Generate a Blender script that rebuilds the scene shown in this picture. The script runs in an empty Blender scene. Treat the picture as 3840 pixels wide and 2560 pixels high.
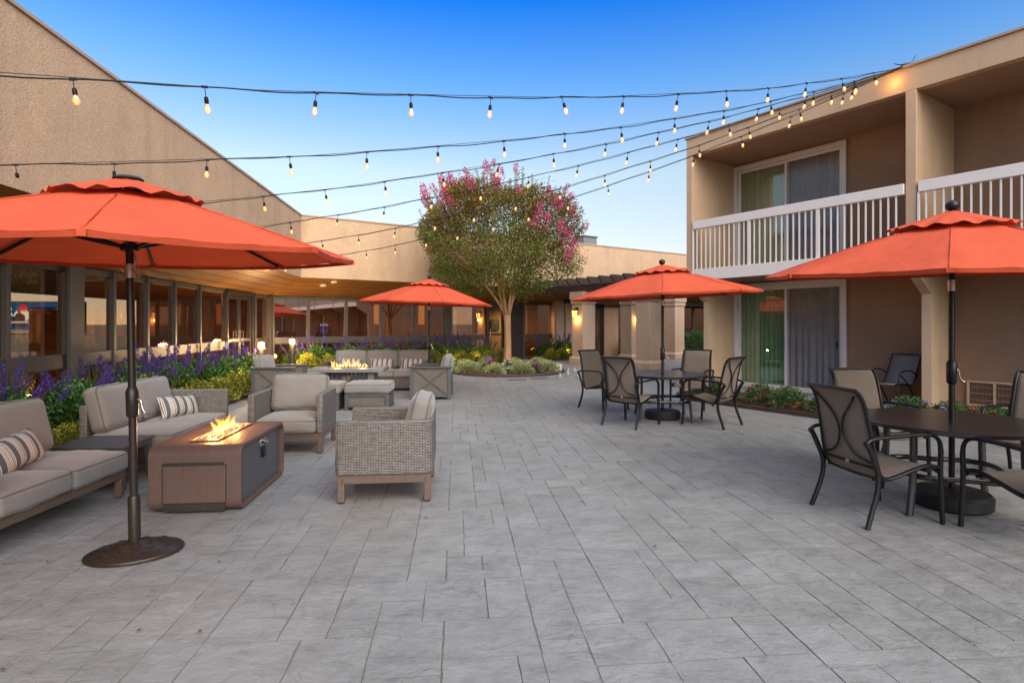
import bpy, math, random
import numpy as np
from mathutils import Vector, Matrix
R = math.radians
random.seed(7); rng = np.random.default_rng(7)
scene = bpy.context.scene
col = scene.collection
PHI = R(5.57)

# ---------------------------------------------------------------- helpers
class MB:
    def __init__(s): s.v = []; s.f = []; s.m = []; s.mi = 0
    def add(s, vs, fs):
        o = len(s.v); s.v += [tuple(p) for p in vs]
        for f in fs: s.f.append(tuple(i + o for i in f)); s.m.append(s.mi)
        return s
    def hexa(s, p):      # 8 points: bottom 4 ccw, top 4
        return s.add(p, [(3,2,1,0),(4,5,6,7),(0,1,5,4),(1,2,6,5),(2,3,7,6),(3,0,4,7)])
    def box(s, x0, x1, y0, y1, z0, z1):
        return s.hexa([(x0,y0,z0),(x1,y0,z0),(x1,y1,z0),(x0,y1,z0),(x0,y0,z1),(x1,y0,z1),(x1,y1,z1),(x0,y1,z1)])
    def bar(s, a, b, w, h, up=(0,0,1)):   # rectangular bar a->b
        a = Vector(a); b = Vector(b); d = (b-a).normalized(); u = Vector(up)
        if abs(d.dot(u)) > .99: u = Vector((1,0,0))
        x = d.cross(u).normalized()*w/2; y = x.cross(d).normalized()*h/2
        P = [a-x-y, a+x-y, a+x+y, a-x+y]; Q = [p+(b-a) for p in P]
        return s.add(P+Q, [(3,2,1,0),(4,5,6,7),(0,1,5,4),(1,2,6,5),(2,3,7,6),(3,0,4,7)])
    def wall(s, a, b, n, t0, t1, z0, z1):  # box along 2D segment a-b, between offsets t0..t1 along n
        a = Vector(a[:2]); b = Vector(b[:2]); n = Vector(n)
        q = [a+n*t0, b+n*t0, b+n*t1, a+n*t1]
        if (b-a).x*n.y-(b-a).y*n.x < 0: q.reverse()
        return s.hexa([(p.x,p.y,z0) for p in q]+[(p.x,p.y,z1) for p in q])
    def prism(s, poly, z0, z1):
        n = len(poly); A = sum(poly[i][0]*poly[(i+1)%n][1]-poly[(i+1)%n][0]*poly[i][1] for i in range(n))
        if A < 0: poly = poly[::-1]
        vs = [(p[0],p[1],z0) for p in poly]+[(p[0],p[1],z1) for p in poly]
        return s.add(vs, [tuple(range(n-1,-1,-1)), tuple(range(n,2*n))]+[(i,(i+1)%n,n+(i+1)%n,n+i) for i in range(n)])
    def prism_ax(s, poly, ax, a0, a1):     # poly in the two other axes, extruded along ax (0=x,1=y)
        n = len(poly)
        def mk(p, a): return (a,p[0],p[1]) if ax == 0 else (p[0],a,p[1])
        vs = [mk(p,a0) for p in poly]+[mk(p,a1) for p in poly]
        return s.add(vs, [tuple(range(n-1,-1,-1)), tuple(range(n,2*n))]+[(i,(i+1)%n,n+(i+1)%n,n+i) for i in range(n)])
    def tube(s, pts, r, n=8, r2=None, closed=False, caps=True, taper=None):
        P = [Vector(p) for p in pts]; m = len(P); vs = []; up = None
        for i in range(m):
            if closed: t = P[(i+1)%m]-P[i-1]
            else: t = P[min(i+1,m-1)]-P[max(i-1,0)]
            t.normalize()
            if up is None:
                up = Vector((0,0,1)) if abs(t.z) < .9 else Vector((1,0,0))
            x = t.cross(up)
            if x.length < 1e-4: x = t.orthogonal()
            x.normalize(); y = x.cross(t).normalized(); up = y
            k = taper[i] if taper else 1
            for j in range(n):
                a = 2*math.pi*j/n+math.pi/n
                vs.append(P[i]+x*math.cos(a)*r*k+y*math.sin(a)*(r2 or r)*k)
        fs = []
        for i in range(m if closed else m-1):
            k = ((i+1)%m)*n
            for j in range(n): fs.append((i*n+j, i*n+(j+1)%n, k+(j+1)%n, k+j))
        if caps and not closed: fs += [tuple(range(n-1,-1,-1)), tuple((m-1)*n+j for j in range(n))]
        return s.add(vs, fs)
    def lathe(s, prof, n=24, c=(0,0), sx=1, sy=1, rot=0):
        vs = []; m = len(prof)
        for r, z in prof:
            for j in range(n):
                a = 2*math.pi*j/n; x = r*math.cos(a)*sx; y = r*math.sin(a)*sy
                vs.append((c[0]+x*math.cos(rot)-y*math.sin(rot), c[1]+x*math.sin(rot)+y*math.cos(rot), z))
        fs = [(i*n+j, i*n+(j+1)%n, (i+1)*n+(j+1)%n, (i+1)*n+j) for i in range(m-1) for j in range(n)]
        fs += [tuple(range(n-1,-1,-1)), tuple((m-1)*n+j for j in range(n))]
        return s.add(vs, fs)
    def cushion(s, x0,x1,y0,y1,z0,z1, r=.04, puff=.02, M=None, wob=.004, seed=0):
        c = Vector(((x0+x1)/2,(y0+y1)/2,(z0+z1)/2)); h = Vector(((x1-x0)/2,(y1-y0)/2,(z1-z0)/2))
        def ts(L):
            e = r/L
            a = [-1,-1+e*.3,-1+e*.7,-1+e*1.1]; mid = list(np.linspace(-1+e*1.6, 1-e*1.6, 9)) if e < .6 else [0]
            return a+mid+[-t for t in a[::-1]]
        T = [ts(h[k]) for k in range(3)]; key = {}
        rs = random.Random(seed); ph = [rs.uniform(0,6) for _ in range(4)]
        def V(p):
            k = tuple(round(t,5) for t in p)
            if k not in key:
                q = Vector([p[i]*h[i] for i in range(3)])
                inn = Vector([max(-(h[i]-r), min(h[i]-r, q[i])) for i in range(3)])
                d = q-inn
                o = inn+(d.normalized()*min(r, max(abs(t) for t in d)/1.0 if d.length else 0) if d.length > 1e-6 else Vector((0,0,0)))
                g = [1-min(1,abs(p[i]))**3 for i in range(3)]
                for i in range(3):
                    j, l = (i+1)%3, (i+2)%3
                    amp = puff*min(1, (h[j]*h[l])/(.06))
                    o[i] += p[i]*amp*g[j]*g[l]
                w = wob*(math.sin(p[0]*4+ph[0])*math.cos(p[1]*5+ph[1])+.6*math.sin((p[0]+p[1]*1.7+p[2])*9+ph[2]))
                o += Vector((0,w*.5,w))
                o += c
                if M: o = M @ o
                key[k] = len(vs); vs.append(o)
            return key[k]
        vs = []; fs = []
        for ax in range(3):
            a, b = (ax+1)%3, (ax+2)%3
            for sg in (-1,1):
                for i in range(len(T[a])-1):
                    for j in range(len(T[b])-1):
                        qd = []
                        for (ii,jj) in ((i,j),(i+1,j),(i+1,j+1),(i,j+1)):
                            p = [0,0,0]; p[ax] = sg; p[a] = T[a][ii]; p[b] = T[b][jj]; qd.append(V(p))
                        fs.append(tuple(qd) if sg > 0 else tuple(qd[::-1]))
        return s.add(vs, fs)
    def xform(s, M): s.v = [tuple(M @ Vector(p)) for p in s.v]; return s
    def build(s, name, mat, parent=None, bevel=0, smooth=40, seg=2, uvscale=1):
        me = bpy.data.meshes.new(name); me.from_pydata(s.v, [], s.f); me.update()
        mats = mat if isinstance(mat, (list,tuple)) else [mat]
        for m in mats: me.materials.append(m)
        if len(mats) > 1: me.polygons.foreach_set('material_index', s.m)
        boxuv(me, uvscale)
        if smooth:
            me.polygons.foreach_set('use_smooth', [True]*len(me.polygons)); me.set_sharp_from_angle(angle=R(smooth))
        o = bpy.data.objects.new(name, me); col.objects.link(o)
        if parent: o.parent = parent
        if bevel:
            b = o.modifiers.new('bevel','BEVEL'); b.width = bevel; b.segments = seg; b.limit_method = 'ANGLE'; b.angle_limit = R(35)
        return o

def boxuv(me, sc=1):
    uv = me.uv_layers.new(name='UVMap'); n = len(me.loops)
    vi = np.empty(n, np.int32); me.loops.foreach_get('vertex_index', vi)
    co = np.empty(len(me.vertices)*3, np.float32); me.vertices.foreach_get('co', co); co = co.reshape(-1,3)
    pn = np.empty(len(me.polygons)*3, np.float32); me.polygons.foreach_get('normal', pn); pn = np.abs(pn.reshape(-1,3))
    lt = np.empty(len(me.polygons), np.int32); me.polygons.foreach_get('loop_total', lt)
    ax = np.repeat(np.argmax(pn+np.array([0,0,-.05]), 1), lt); p = co[vi]
    u = np.where(ax == 0, p[:,1], p[:,0]); v = np.where(ax == 2, p[:,1], p[:,2])
    uv.data.foreach_set('uv', np.stack([u,v],1).astype(np.float32).ravel()*sc)

def empty(name, loc=(0,0,0), rz=0, label=None, cat=None, group=None, kind=None):
    o = bpy.data.objects.new(name, None); col.objects.link(o); o.location = loc; o.rotation_euler = (0,0,rz); o.empty_display_size = .1
    return tag(o, label, cat, group, kind)
def tag(o, label=None, cat=None, group=None, kind=None):
    if label: o['label'] = label
    if cat: o['category'] = cat
    if group: o['group'] = group
    if kind: o['kind'] = kind
    return o
KIDS = {}
def copy_tree(o, parent=None):
    c = o.copy(); col.objects.link(c)
    if parent: c.parent = parent
    kids = [k for k in o.children]
    for k in kids: copy_tree(k, c)
    return c
def place(o, loc, rz, label=None, group=None, scale=None):
    o.location = loc; o.rotation_euler[2] = rz
    if label: o['label'] = label
    if group: o['group'] = group
    if scale: o.scale = (scale,)*3 if not hasattr(scale,'__len__') else scale
    return o
def smooth_path(pts, k=6):
    P = [Vector(p) for p in pts]; out = []
    for i in range(len(P)-1):
        p0 = P[max(i-1,0)]; p1 = P[i]; p2 = P[i+1]; p3 = P[min(i+2,len(P)-1)]
        for j in range(k):
            t = j/k
            out.append(.5*((2*p1)+(p2-p0)*t+(2*p0-5*p1+4*p2-p3)*t*t+(3*p1-p0-3*p2+p3)*t**3))
    out.append(P[-1]); return out
def text_mesh(body, size, name, mat, parent, M, extrude=.002):
    cu = bpy.data.curves.new('t','FONT'); cu.body = body; cu.size = size; cu.extrude = extrude; cu.align_x = 'CENTER'; cu.align_y = 'CENTER'
    t = bpy.data.objects.new('t', cu); col.objects.link(t)
    dg = bpy.context.evaluated_depsgraph_get(); me = bpy.data.meshes.new_from_object(t.evaluated_get(dg)); me.transform(M)
    bpy.data.objects.remove(t); me.materials.clear(); me.materials.append(mat); me.name = name
    o = bpy.data.objects.new(name, me); col.objects.link(o); o.parent = parent; return o

# ---------------------------------------------------------------- materials
def nodes(name):
    m = bpy.data.materials.new(name); m.use_nodes = True; nt = m.node_tree; nt.nodes.clear()
    out = nt.nodes.new('ShaderNodeOutputMaterial'); return m, nt, out
def N(nt, t, **kw):
    n = nt.nodes.new(t)
    for k, v in kw.items():
        if k.startswith('i_'): n.inputs[k[2:].replace('_',' ')].default_value = v
        else: setattr(n, k, v)
    return n
def ramp(nt, stops, interp='LINEAR'):
    r = nt.nodes.new('ShaderNodeValToRGB'); e = r.color_ramp.elements; r.color_ramp.interpolation = interp
    while len(e) < len(stops): e.new(.5)
    for x, (p, c) in zip(e, stops): x.position = p; x.color = (*c, 1) if len(c) == 3 else c
    return r
def mix(nt, a, b, fac, mode='MIX'):
    m = N(nt, 'ShaderNodeMix', data_type='RGBA', blend_type=mode); L = nt.links
    for s, v in ((6,a),(7,b),(0,fac)):
        if hasattr(v,'is_output') or isinstance(v, bpy.types.NodeSocket): L.new(v, m.inputs[s])
        else: m.inputs[s].default_value = (*v,1) if hasattr(v,'__len__') and len(v) == 3 else v
    return m.outputs[2]
def mat(name, c, rough=.6, metal=0, var=.12, vs=3., fine=.06, fs=60, bump=0, bs=80, bd=.004, coord='Object', spec=.4, stretch=None, coat=0, sheen=0, streak=0, dirt=0, dirtc=(.05,.04,.03)):
    m, nt, out = nodes(name); L = nt.links; b = N(nt,'ShaderNodeBsdfPrincipled')
    tc = N(nt,'ShaderNodeTexCoord'); co = tc.outputs[coord]
    if stretch:
        mp = N(nt,'ShaderNodeMapping'); mp.inputs['Scale'].default_value = stretch; L.new(co, mp.inputs[0]); co = mp.outputs[0]
    n1 = N(nt,'ShaderNodeTexNoise', i_Scale=vs, i_Detail=5., i_Roughness=.6); L.new(co, n1.inputs['Vector'])
    n2 = N(nt,'ShaderNodeTexNoise', i_Scale=float(fs), i_Detail=3.); L.new(co, n2.inputs['Vector'])
    lo = tuple(max(0,x*(1-var*2)) for x in c); hi = tuple(min(1,x*(1+var*2)) for x in c)
    r = ramp(nt, [(.25,lo),(.75,hi)]); L.new(n1.outputs[0], r.inputs[0])
    r2 = ramp(nt, [(.3,(1-fine*3,)*3),(.7,(1+fine*2,)*3)]); L.new(n2.outputs[0], r2.inputs[0])
    colr = mix(nt, r.outputs[0], r2.outputs[0], 1., 'MULTIPLY')
    if dirt:
        n3 = N(nt,'ShaderNodeTexNoise', i_Scale=.7, i_Detail=8., i_Roughness=.75); L.new(co, n3.inputs['Vector'])
        r3 = ramp(nt, [(.5,(0,0,0)),(.75,(dirt,)*3)]); L.new(n3.outputs[0], r3.inputs[0]); colr = mix(nt, colr, dirtc, r3.outputs[0])
    if streak:
        mp2 = N(nt,'ShaderNodeMapping'); mp2.inputs['Scale'].default_value = (1.6,1.6,.13); L.new(tc.outputs['Object'], mp2.inputs[0])
        n7 = N(nt,'ShaderNodeTexNoise', i_Scale=1.5, i_Detail=6., i_Roughness=.65); L.new(mp2.outputs[0], n7.inputs['Vector'])
        r7 = ramp(nt, [(.38,(1-streak,)*3),(.5,(1,1,1)),(.66,(1+streak*.35,)*3)]); L.new(n7.outputs[0], r7.inputs[0]); colr = mix(nt, colr, r7.outputs[0], 1., 'MULTIPLY')
    L.new(colr, b.inputs['Base Color'])
    b.inputs['Roughness'].default_value = rough; b.inputs['Metallic'].default_value = metal; b.inputs['Specular IOR Level'].default_value = spec
    if coat: b.inputs['Coat Weight'].default_value = coat; b.inputs['Coat Roughness'].default_value = .15
    if sheen: b.inputs['Sheen Weight'].default_value = sheen
    if bump:
        n4 = N(nt,'ShaderNodeTexNoise', i_Scale=float(bs), i_Detail=4., i_Roughness=.65); L.new(co, n4.inputs['Vector'])
        bp = N(nt,'ShaderNodeBump', i_Strength=bump, i_Distance=bd); L.new(n4.outputs[0], bp.inputs['Height']); L.new(bp.outputs[0], b.inputs['Normal'])
    L.new(b.outputs[0], out.inputs[0]); return m
def emis(name, c, st):
    m, nt, out = nodes(name); e = N(nt,'ShaderNodeEmission'); e.inputs[0].default_value = (*c,1); e.inputs[1].default_value = st
    nt.links.new(e.outputs[0], out.inputs[0]); return m
def glass(name, tint=(.5,.4,.3), refl=(.9,.8,.7), fac=.4, rough=.0):
    m, nt, out = nodes(name); L = nt.links
    t = N(nt,'ShaderNodeBsdfTransparent'); t.inputs[0].default_value = (*tint,1)
    g = N(nt,'ShaderNodeBsdfGlossy'); g.inputs[0].default_value = (*refl,1); g.inputs['Roughness'].default_value = rough
    tc = N(nt,'ShaderNodeTexCoord'); n = N(nt,'ShaderNodeTexNoise', i_Scale=.9, i_Detail=1.); L.new(tc.outputs['Object'], n.inputs['Vector'])
    bp = N(nt,'ShaderNodeBump', i_Strength=.08, i_Distance=.02); L.new(n.outputs[0], bp.inputs['Height']); L.new(bp.outputs[0], g.inputs['Normal'])
    lw = N(nt,'ShaderNodeLayerWeight', i_Blend=.5); f = N(nt,'ShaderNodeMath', operation='POWER'); f.inputs[1].default_value = 4.; L.new(lw.outputs['Facing'], f.inputs[0])
    a = N(nt,'ShaderNodeMapRange'); a.inputs[3].default_value = fac; a.inputs[4].default_value = 1.; L.new(f.outputs[0], a.inputs[0])
    x = N(nt,'ShaderNodeMixShader'); L.new(a.outputs[0], x.inputs[0]); L.new(t.outputs[0], x.inputs[1]); L.new(g.outputs[0], x.inputs[2]); L.new(x.outputs[0], out.inputs[0]); return m
def leafmat(name, stops, rough=.5, trans=.25):
    m, nt, out = nodes(name); L = nt.links; ge = N(nt,'ShaderNodeNewGeometry'); r = ramp(nt, stops); L.new(ge.outputs['Random Per Island'], r.inputs[0])
    b = N(nt,'ShaderNodeBsdfPrincipled', i_Roughness=rough); b.inputs['Specular IOR Level'].default_value = .35
    oi = N(nt,'ShaderNodeObjectInfo'); hs = N(nt,'ShaderNodeHueSaturation'); L.new(r.outputs[0], hs.inputs['Color'])
    mr = N(nt,'ShaderNodeMapRange'); mr.inputs[3].default_value = .8; mr.inputs[4].default_value = 1.2; L.new(oi.outputs['Random'], mr.inputs[0]); L.new(mr.outputs[0], hs.inputs['Value'])
    L.new(hs.outputs[0], b.inputs['Base Color'])
    t = N(nt,'ShaderNodeBsdfTranslucent'); L.new(hs.outputs[0], t.inputs[0]); x = N(nt,'ShaderNodeMixShader'); x.inputs[0].default_value = trans
    L.new(b.outputs[0], x.inputs[1]); L.new(t.outputs[0], x.inputs[2]); L.new(x.outputs[0], out.inputs[0]); return m
def wicker(name, hi, lo, w=.045, h=.0135):
    m, nt, out = nodes(name); L = nt.links; b = N(nt,'ShaderNodeBsdfPrincipled', i_Roughness=.55)
    tc = N(nt,'ShaderNodeTexCoord'); br = N(nt,'ShaderNodeTexBrick', offset=.5, squash=1.)
    L.new(tc.outputs['UV'], br.inputs['Vector'])
    for k, v in (('Scale',1.),('Brick Width',w),('Row Height',h),('Mortar Size',h*.21),('Mortar Smooth',.6)): br.inputs[k].default_value = v
    br.inputs['Color1'].default_value = (*hi,1); br.inputs['Color2'].default_value = (*[.72*x for x in hi],1); br.inputs['Mortar'].default_value = (*lo,1)
    n = N(nt,'ShaderNodeTexNoise', i_Scale=25., i_Detail=3.); L.new(tc.outputs['UV'], n.inputs['Vector']); r = ramp(nt, [(.3,(.75,)*3),(.7,(1.15,)*3)]); L.new(n.outputs[0], r.inputs[0])
    L.new(mix(nt, br.outputs[0], r.outputs[0], 1., 'MULTIPLY'), b.inputs['Base Color'])
    sx = N(nt,'ShaderNodeSeparateXYZ'); L.new(tc.outputs['UV'], sx.inputs[0])
    bp = N(nt,'ShaderNodeBump', i_Strength=.9, i_Distance=.006, invert=True); L.new(br.outputs['Fac'], bp.inputs['Height']); L.new(bp.outputs[0], b.inputs['Normal'])
    L.new(b.outputs[0], out.inputs[0]); return m
def stripes(name, period=.11):
    m, nt, out = nodes(name); L = nt.links; b = N(nt,'ShaderNodeBsdfPrincipled', i_Roughness=.9)
    tc = N(nt,'ShaderNodeTexCoord'); sx = N(nt,'ShaderNodeSeparateXYZ'); L.new(tc.outputs['Object'], sx.inputs[0])
    d = N(nt,'ShaderNodeMath', operation='DIVIDE'); d.inputs[1].default_value = period; L.new(sx.outputs[0], d.inputs[0])
    f = N(nt,'ShaderNodeMath', operation='FRACT'); L.new(d.outputs[0], f.inputs[0])
    G = (.085,.09,.10); W = (.56,.51,.45); T = (.34,.26,.19); D = (.16,.14,.14)
    r = ramp(nt, [(0,G),(.36,W),(.42,T),(.48,W),(.54,D),(.59,W),(.66,T),(.71,W),(.77,G),(.83,W),(.88,D),(.93,W)], 'CONSTANT'); L.new(f.outputs[0], r.inputs[0])
    L.new(r.outputs[0], b.inputs['Base Color']); L.new(b.outputs[0], out.inputs[0]); return m
def fabric_sheet(name, c, trans=.3, var=.06, weave=0):
    m, nt, out = nodes(name); L = nt.links; b = N(nt,'ShaderNodeBsdfPrincipled', i_Roughness=.85); b.inputs['Specular IOR Level'].default_value = .2
    tc = N(nt,'ShaderNodeTexCoord'); n = N(nt,'ShaderNodeTexNoise', i_Scale=4., i_Detail=6., i_Roughness=.65); L.new(tc.outputs['Object'], n.inputs['Vector'])
    r = ramp(nt, [(.3,tuple(x*(1-var*2) for x in c)),(.7,tuple(min(1,x*(1+var*2)) for x in c))]); L.new(n.outputs[0], r.inputs[0]); L.new(r.outputs[0], b.inputs['Base Color'])
    n2 = N(nt,'ShaderNodeTexNoise', i_Scale=7., i_Detail=4.); L.new(tc.outputs['Object'], n2.inputs['Vector'])
    bp = N(nt,'ShaderNodeBump', i_Strength=.5, i_Distance=.02); L.new(n2.outputs[0], bp.inputs['Height']); L.new(bp.outputs[0], b.inputs['Normal'])
    t = N(nt,'ShaderNodeBsdfTranslucent'); L.new(r.outputs[0], t.inputs[0]); x = N(nt,'ShaderNodeMixShader'); x.inputs[0].default_value = trans
    L.new(b.outputs[0], x.inputs[1]); L.new(t.outputs[0], x.inputs[2]); L.new(x.outputs[0], out.inputs[0]); return m
def paver_mat():
    m, nt, out = nodes('stamped_concrete'); L = nt.links; b = N(nt,'ShaderNodeBsdfPrincipled', i_Roughness=.55); b.inputs['Specular IOR Level'].default_value = .45
    ge = N(nt,'ShaderNodeNewGeometry'); tc = N(nt,'ShaderNodeTexCoord')
    r = ramp(nt, [(0,(.212,.209,.202)),(.5,(.226,.223,.217)),(1,(.242,.239,.232))]); L.new(ge.outputs['Random Per Island'], r.inputs[0])
    n = N(nt,'ShaderNodeTexNoise', i_Scale=5., i_Detail=8., i_Roughness=.7); L.new(tc.outputs['Object'], n.inputs['Vector'])
    r2 = ramp(nt, [(.3,(.82,.81,.79)),(.5,(1.,1.,1.)),(.75,(1.1,1.1,1.09))]); L.new(n.outputs[0], r2.inputs[0]); c = mix(nt, r.outputs[0], r2.outputs[0], 1., 'MULTIPLY')
    n3 = N(nt,'ShaderNodeTexNoise', i_Scale=.45, i_Detail=5., i_Roughness=.6); L.new(tc.outputs['Object'], n3.inputs['Vector'])
    r3 = ramp(nt, [(.32,(.86,.85,.83)),(.5,(.99,.985,.98)),(.7,(1.07,1.07,1.08))]); L.new(n3.outputs[0], r3.inputs[0]); c = mix(nt, c, r3.outputs[0], 1., 'MULTIPLY'); 
    n5 = N(nt,'ShaderNodeTexNoise', i_Scale=2.1, i_Detail=9., i_Roughness=.8); L.new(tc.outputs['Object'], n5.inputs['Vector'])
    r5 = ramp(nt, [(.60,(0,0,0)),(.72,(.45,.45,.45))]); L.new(n5.outputs[0], r5.inputs[0]); c = mix(nt, c, (.12,.10,.08), r5.outputs[0])
    n6 = N(nt,'ShaderNodeTexNoise', i_Scale=3.4, i_Detail=7., i_Roughness=.55, i_Distortion=.5); L.new(tc.outputs['Object'], n6.inputs['Vector'])
    r6 = ramp(nt, [(.482,(1,1,1)),(.5,(.62,.6,.57)),(.512,(1.05,1.05,1.05)),(.53,(1,1,1))]); L.new(n6.outputs[0], r6.inputs[0])
    r8 = ramp(nt, [(.45,(0,0,0)),(.6,(.8,.8,.8))]); L.new(n5.outputs[0], r8.inputs[0]); c = mix(nt, c, mix(nt, c, r6.outputs[0], 1., 'MULTIPLY'), r8.outputs[0])
    L.new(c, b.inputs['Base Color'])
    mp = N(nt,'ShaderNodeMapping'); mp.inputs['Scale'].default_value = (1.,1.5,1.); mp.inputs['Rotation'].default_value = (0,0,.5); L.new(tc.outputs['Object'], mp.inputs[0])
    n4 = N(nt,'ShaderNodeTexNoise', i_Scale=5., i_Detail=12., i_Roughness=.6, i_Distortion=.35); L.new(mp.outputs[0], n4.inputs['Vector'])
    bp = N(nt,'ShaderNodeBump', i_Strength=1., i_Distance=.02); L.new(n4.outputs[0], bp.inputs['Height']); L.new(bp.outputs[0], b.inputs['Normal'])
    rr = ramp(nt, [(.3,(.45,)*3),(.7,(.7,)*3)]); L.new(n.outputs[0], rr.inputs[0]); L.new(rr.outputs[0], b.inputs['Roughness'])
    L.new(b.outputs[0], out.inputs[0]); return m

M = {}
M['paver'] = paver_mat()
M['joint'] = mat('joint_grit', (.15,.142,.13), .9, fs=120)
M['ground'] = mat('bare_ground', (.16,.14,.12), .9)
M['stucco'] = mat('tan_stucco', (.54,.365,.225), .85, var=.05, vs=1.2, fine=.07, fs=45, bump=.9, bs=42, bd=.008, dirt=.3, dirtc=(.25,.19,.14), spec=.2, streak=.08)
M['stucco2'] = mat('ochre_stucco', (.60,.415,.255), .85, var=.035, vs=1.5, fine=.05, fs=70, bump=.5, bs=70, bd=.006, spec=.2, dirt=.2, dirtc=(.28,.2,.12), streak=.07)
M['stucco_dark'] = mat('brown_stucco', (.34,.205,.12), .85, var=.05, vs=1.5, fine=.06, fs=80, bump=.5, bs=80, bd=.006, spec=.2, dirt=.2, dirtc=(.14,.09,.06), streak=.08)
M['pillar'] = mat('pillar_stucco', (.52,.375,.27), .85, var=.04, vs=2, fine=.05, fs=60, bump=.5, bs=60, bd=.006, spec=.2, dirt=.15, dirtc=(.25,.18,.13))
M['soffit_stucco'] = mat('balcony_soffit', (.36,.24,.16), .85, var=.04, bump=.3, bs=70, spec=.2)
M['coping'] = mat('coping_metal', (.42,.33,.25), .5, var=.05, spec=.4)
M['white'] = mat('white_paint', (.80,.73,.645), .5, var=.02, fine=.01, dirt=.1, dirtc=(.5,.46,.42))
M['vinyl'] = mat('white_vinyl', (.70,.64,.58), .4, var=.02, fine=.01)
M['bronze'] = mat('bronze_frame', (.062,.054,.047), .45, var=.08, bump=.1, dirt=.2, dirtc=(.12,.10,.08))
M['darkframe'] = mat('dark_frame', (.035,.03,.027), .4, var=.1)
M['black'] = mat('black_metal', (.008,.008,.009), .36, var=.15, fine=.04, spec=.35)
M['tablemetal'] = mat('table_metal', (.020,.0185,.018), .24, var=.12, fine=.05, spec=.8)
M['brownmetal'] = mat('brown_metal', (.024,.016,.012), .34, var=.1, bump=.15, bs=140, bd=.002)
M['taupemetal'] = mat('taupe_metal', (.125,.085,.062), .45, var=.06, stretch=(1,1,1))
M['charcoal'] = mat('charcoal_frame', (.075,.078,.08), .5, var=.06)
M['charcoal2'] = mat('charcoal_slat', (.07,.072,.08), .45, var=.07)
M['greytop'] = mat('grey_tabletop', (.17,.175,.175), .5, var=.06)
M['pitbrown'] = mat('pit_brown', (.112,.068,.052), .5, var=.07, vs=6, fine=.05, fs=90, stretch=(6,6,.6), bump=.1)
M['pitgrey'] = mat('pit_grey', (.075,.078,.082), .45, var=.04)
M['steel'] = mat('steel', (.55,.52,.48), .3, metal=.9, var=.05)
M['cush'] = mat('cushion_fabric', (.208,.19,.172), .9, var=.035, vs=5, fine=.05, fs=220, bump=.35, bs=260, bd=.002, spec=.15, sheen=.25)
M['pipe'] = mat('piping', (.13,.115,.10), .9, var=.05)
M['stripe'] = stripes('striped_fabric')
M['wick'] = wicker('wicker_weave', (.27,.24,.215), (.015,.012,.01), .045, .0135)
M['wick2'] = wicker('wicker_weave_fine', (.25,.215,.18), (.06,.045,.035), .03, .01)
M['orange'] = fabric_sheet('umbrella_fabric', (.55,.086,.036), .07, .045)
M['sling'] = fabric_sheet('sling_mesh', (.26,.21,.165), .2, .03)
M['slingg'] = fabric_sheet('grey_sling', (.27,.245,.22), .15, .05)
M['soffit'] = mat('wood_soffit', (.21,.09,.018), .4, var=.15, vs=1.2, fine=.05, fs=40, stretch=(1,1,1), spec=.4)
M['pergola'] = mat('pergola_wood', (.045,.027,.022), .6, var=.15, vs=4, fine=.08, stretch=(1,1,1), bump=.2)
M['mulch'] = mat('bark_mulch', (.10,.035,.022), .95, var=.3, vs=40, fine=.2, fs=150, bump=1., bs=70, bd=.03)
M['pebble'] = mat('grey_pebble', (.15,.15,.16), .8, var=.25, vs=60, fine=.2, fs=120, bump=1., bs=60, bd=.02)
M['edging'] = mat('bed_edging', (.06,.035,.028), .7, var=.15)
M['slab'] = mat('concrete', (.30,.27,.24), .8, var=.08, bump=.3, bs=60, dirt=.2)
M['glass'] = glass('bronze_glass', (.80,.68,.55), (.95,.72,.60), .23, .0); M['glass_back'] = glass('bronze_glass_back', (.76,.64,.54), (1,.78,.68), .5, .0)
M['doorglass'] = glass('clear_glass', (.95,.97,.95), (.85,.9,.95), .09, .0)
M['screenmesh'] = glass('door_screen', (.9,.9,.91), (.5,.55,.6), .04, .12)
M['gcurt'] = mat('green_curtain', (.36,.38,.20), .8, var=.06, fine=.03)
M['gcurt2'] = mat('pale_green_curtain', (.20,.33,.16), .8, var=.06, fine=.03)
M['graycurt'] = mat('grey_curtain', (.40,.37,.335), .85, var=.06, fine=.03)
M['room'] = mat('room_wall', (.3,.25,.2), .8)
M['lobbywall'] = mat('lobby_wall', (.40,.27,.20), .8, var=.06)
M['lobbywood'] = mat('lobby_wood', (.22,.12,.055), .5, var=.2)
M['tanwall'] = mat('lobby_tan_wall', (.50,.33,.13), .8, var=.05)
M['lobbyfloor'] = mat('lobby_floor', (.12,.09,.07), .5)
M['bark'] = mat('tree_bark', (.40,.225,.105), .75, var=.16, vs=5, fine=.08, fs=40, stretch=(4,4,.6), bump=.4, bs=30, bd=.01)
M['twig'] = mat('tree_twig', (.26,.155,.085), .8, var=.15)
M['leaf_tree'] = leafmat('tree_leaves', [(0,(.06,.12,.02)),(.35,(.11,.16,.03)),(.7,(.18,.19,.035)),(1,(.27,.19,.035))], .5, .35)
M['leaf_bronze'] = leafmat('bronze_leaves', [(0,(.14,.095,.015)),(.4,(.25,.135,.018)),(.75,(.33,.17,.02)),(1,(.15,.14,.03))], .5, .35)
M['pink'] = leafmat('pink_blossom', [(0,(.52,.03,.14)),(.5,(.66,.07,.22)),(1,(.72,.20,.34))], .7, .3)
M['leaf_salvia'] = leafmat('salvia_leaves', [(0,(.03,.095,.018)),(.5,(.055,.15,.03)),(.9,(.11,.21,.05)),(1,(.3,.28,.02))], .45, .3)
M['purple'] = leafmat('salvia_florets', [(0,(.04,.018,.13)),(.5,(.075,.032,.24)),(1,(.13,.065,.34))], .7, .2)
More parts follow.
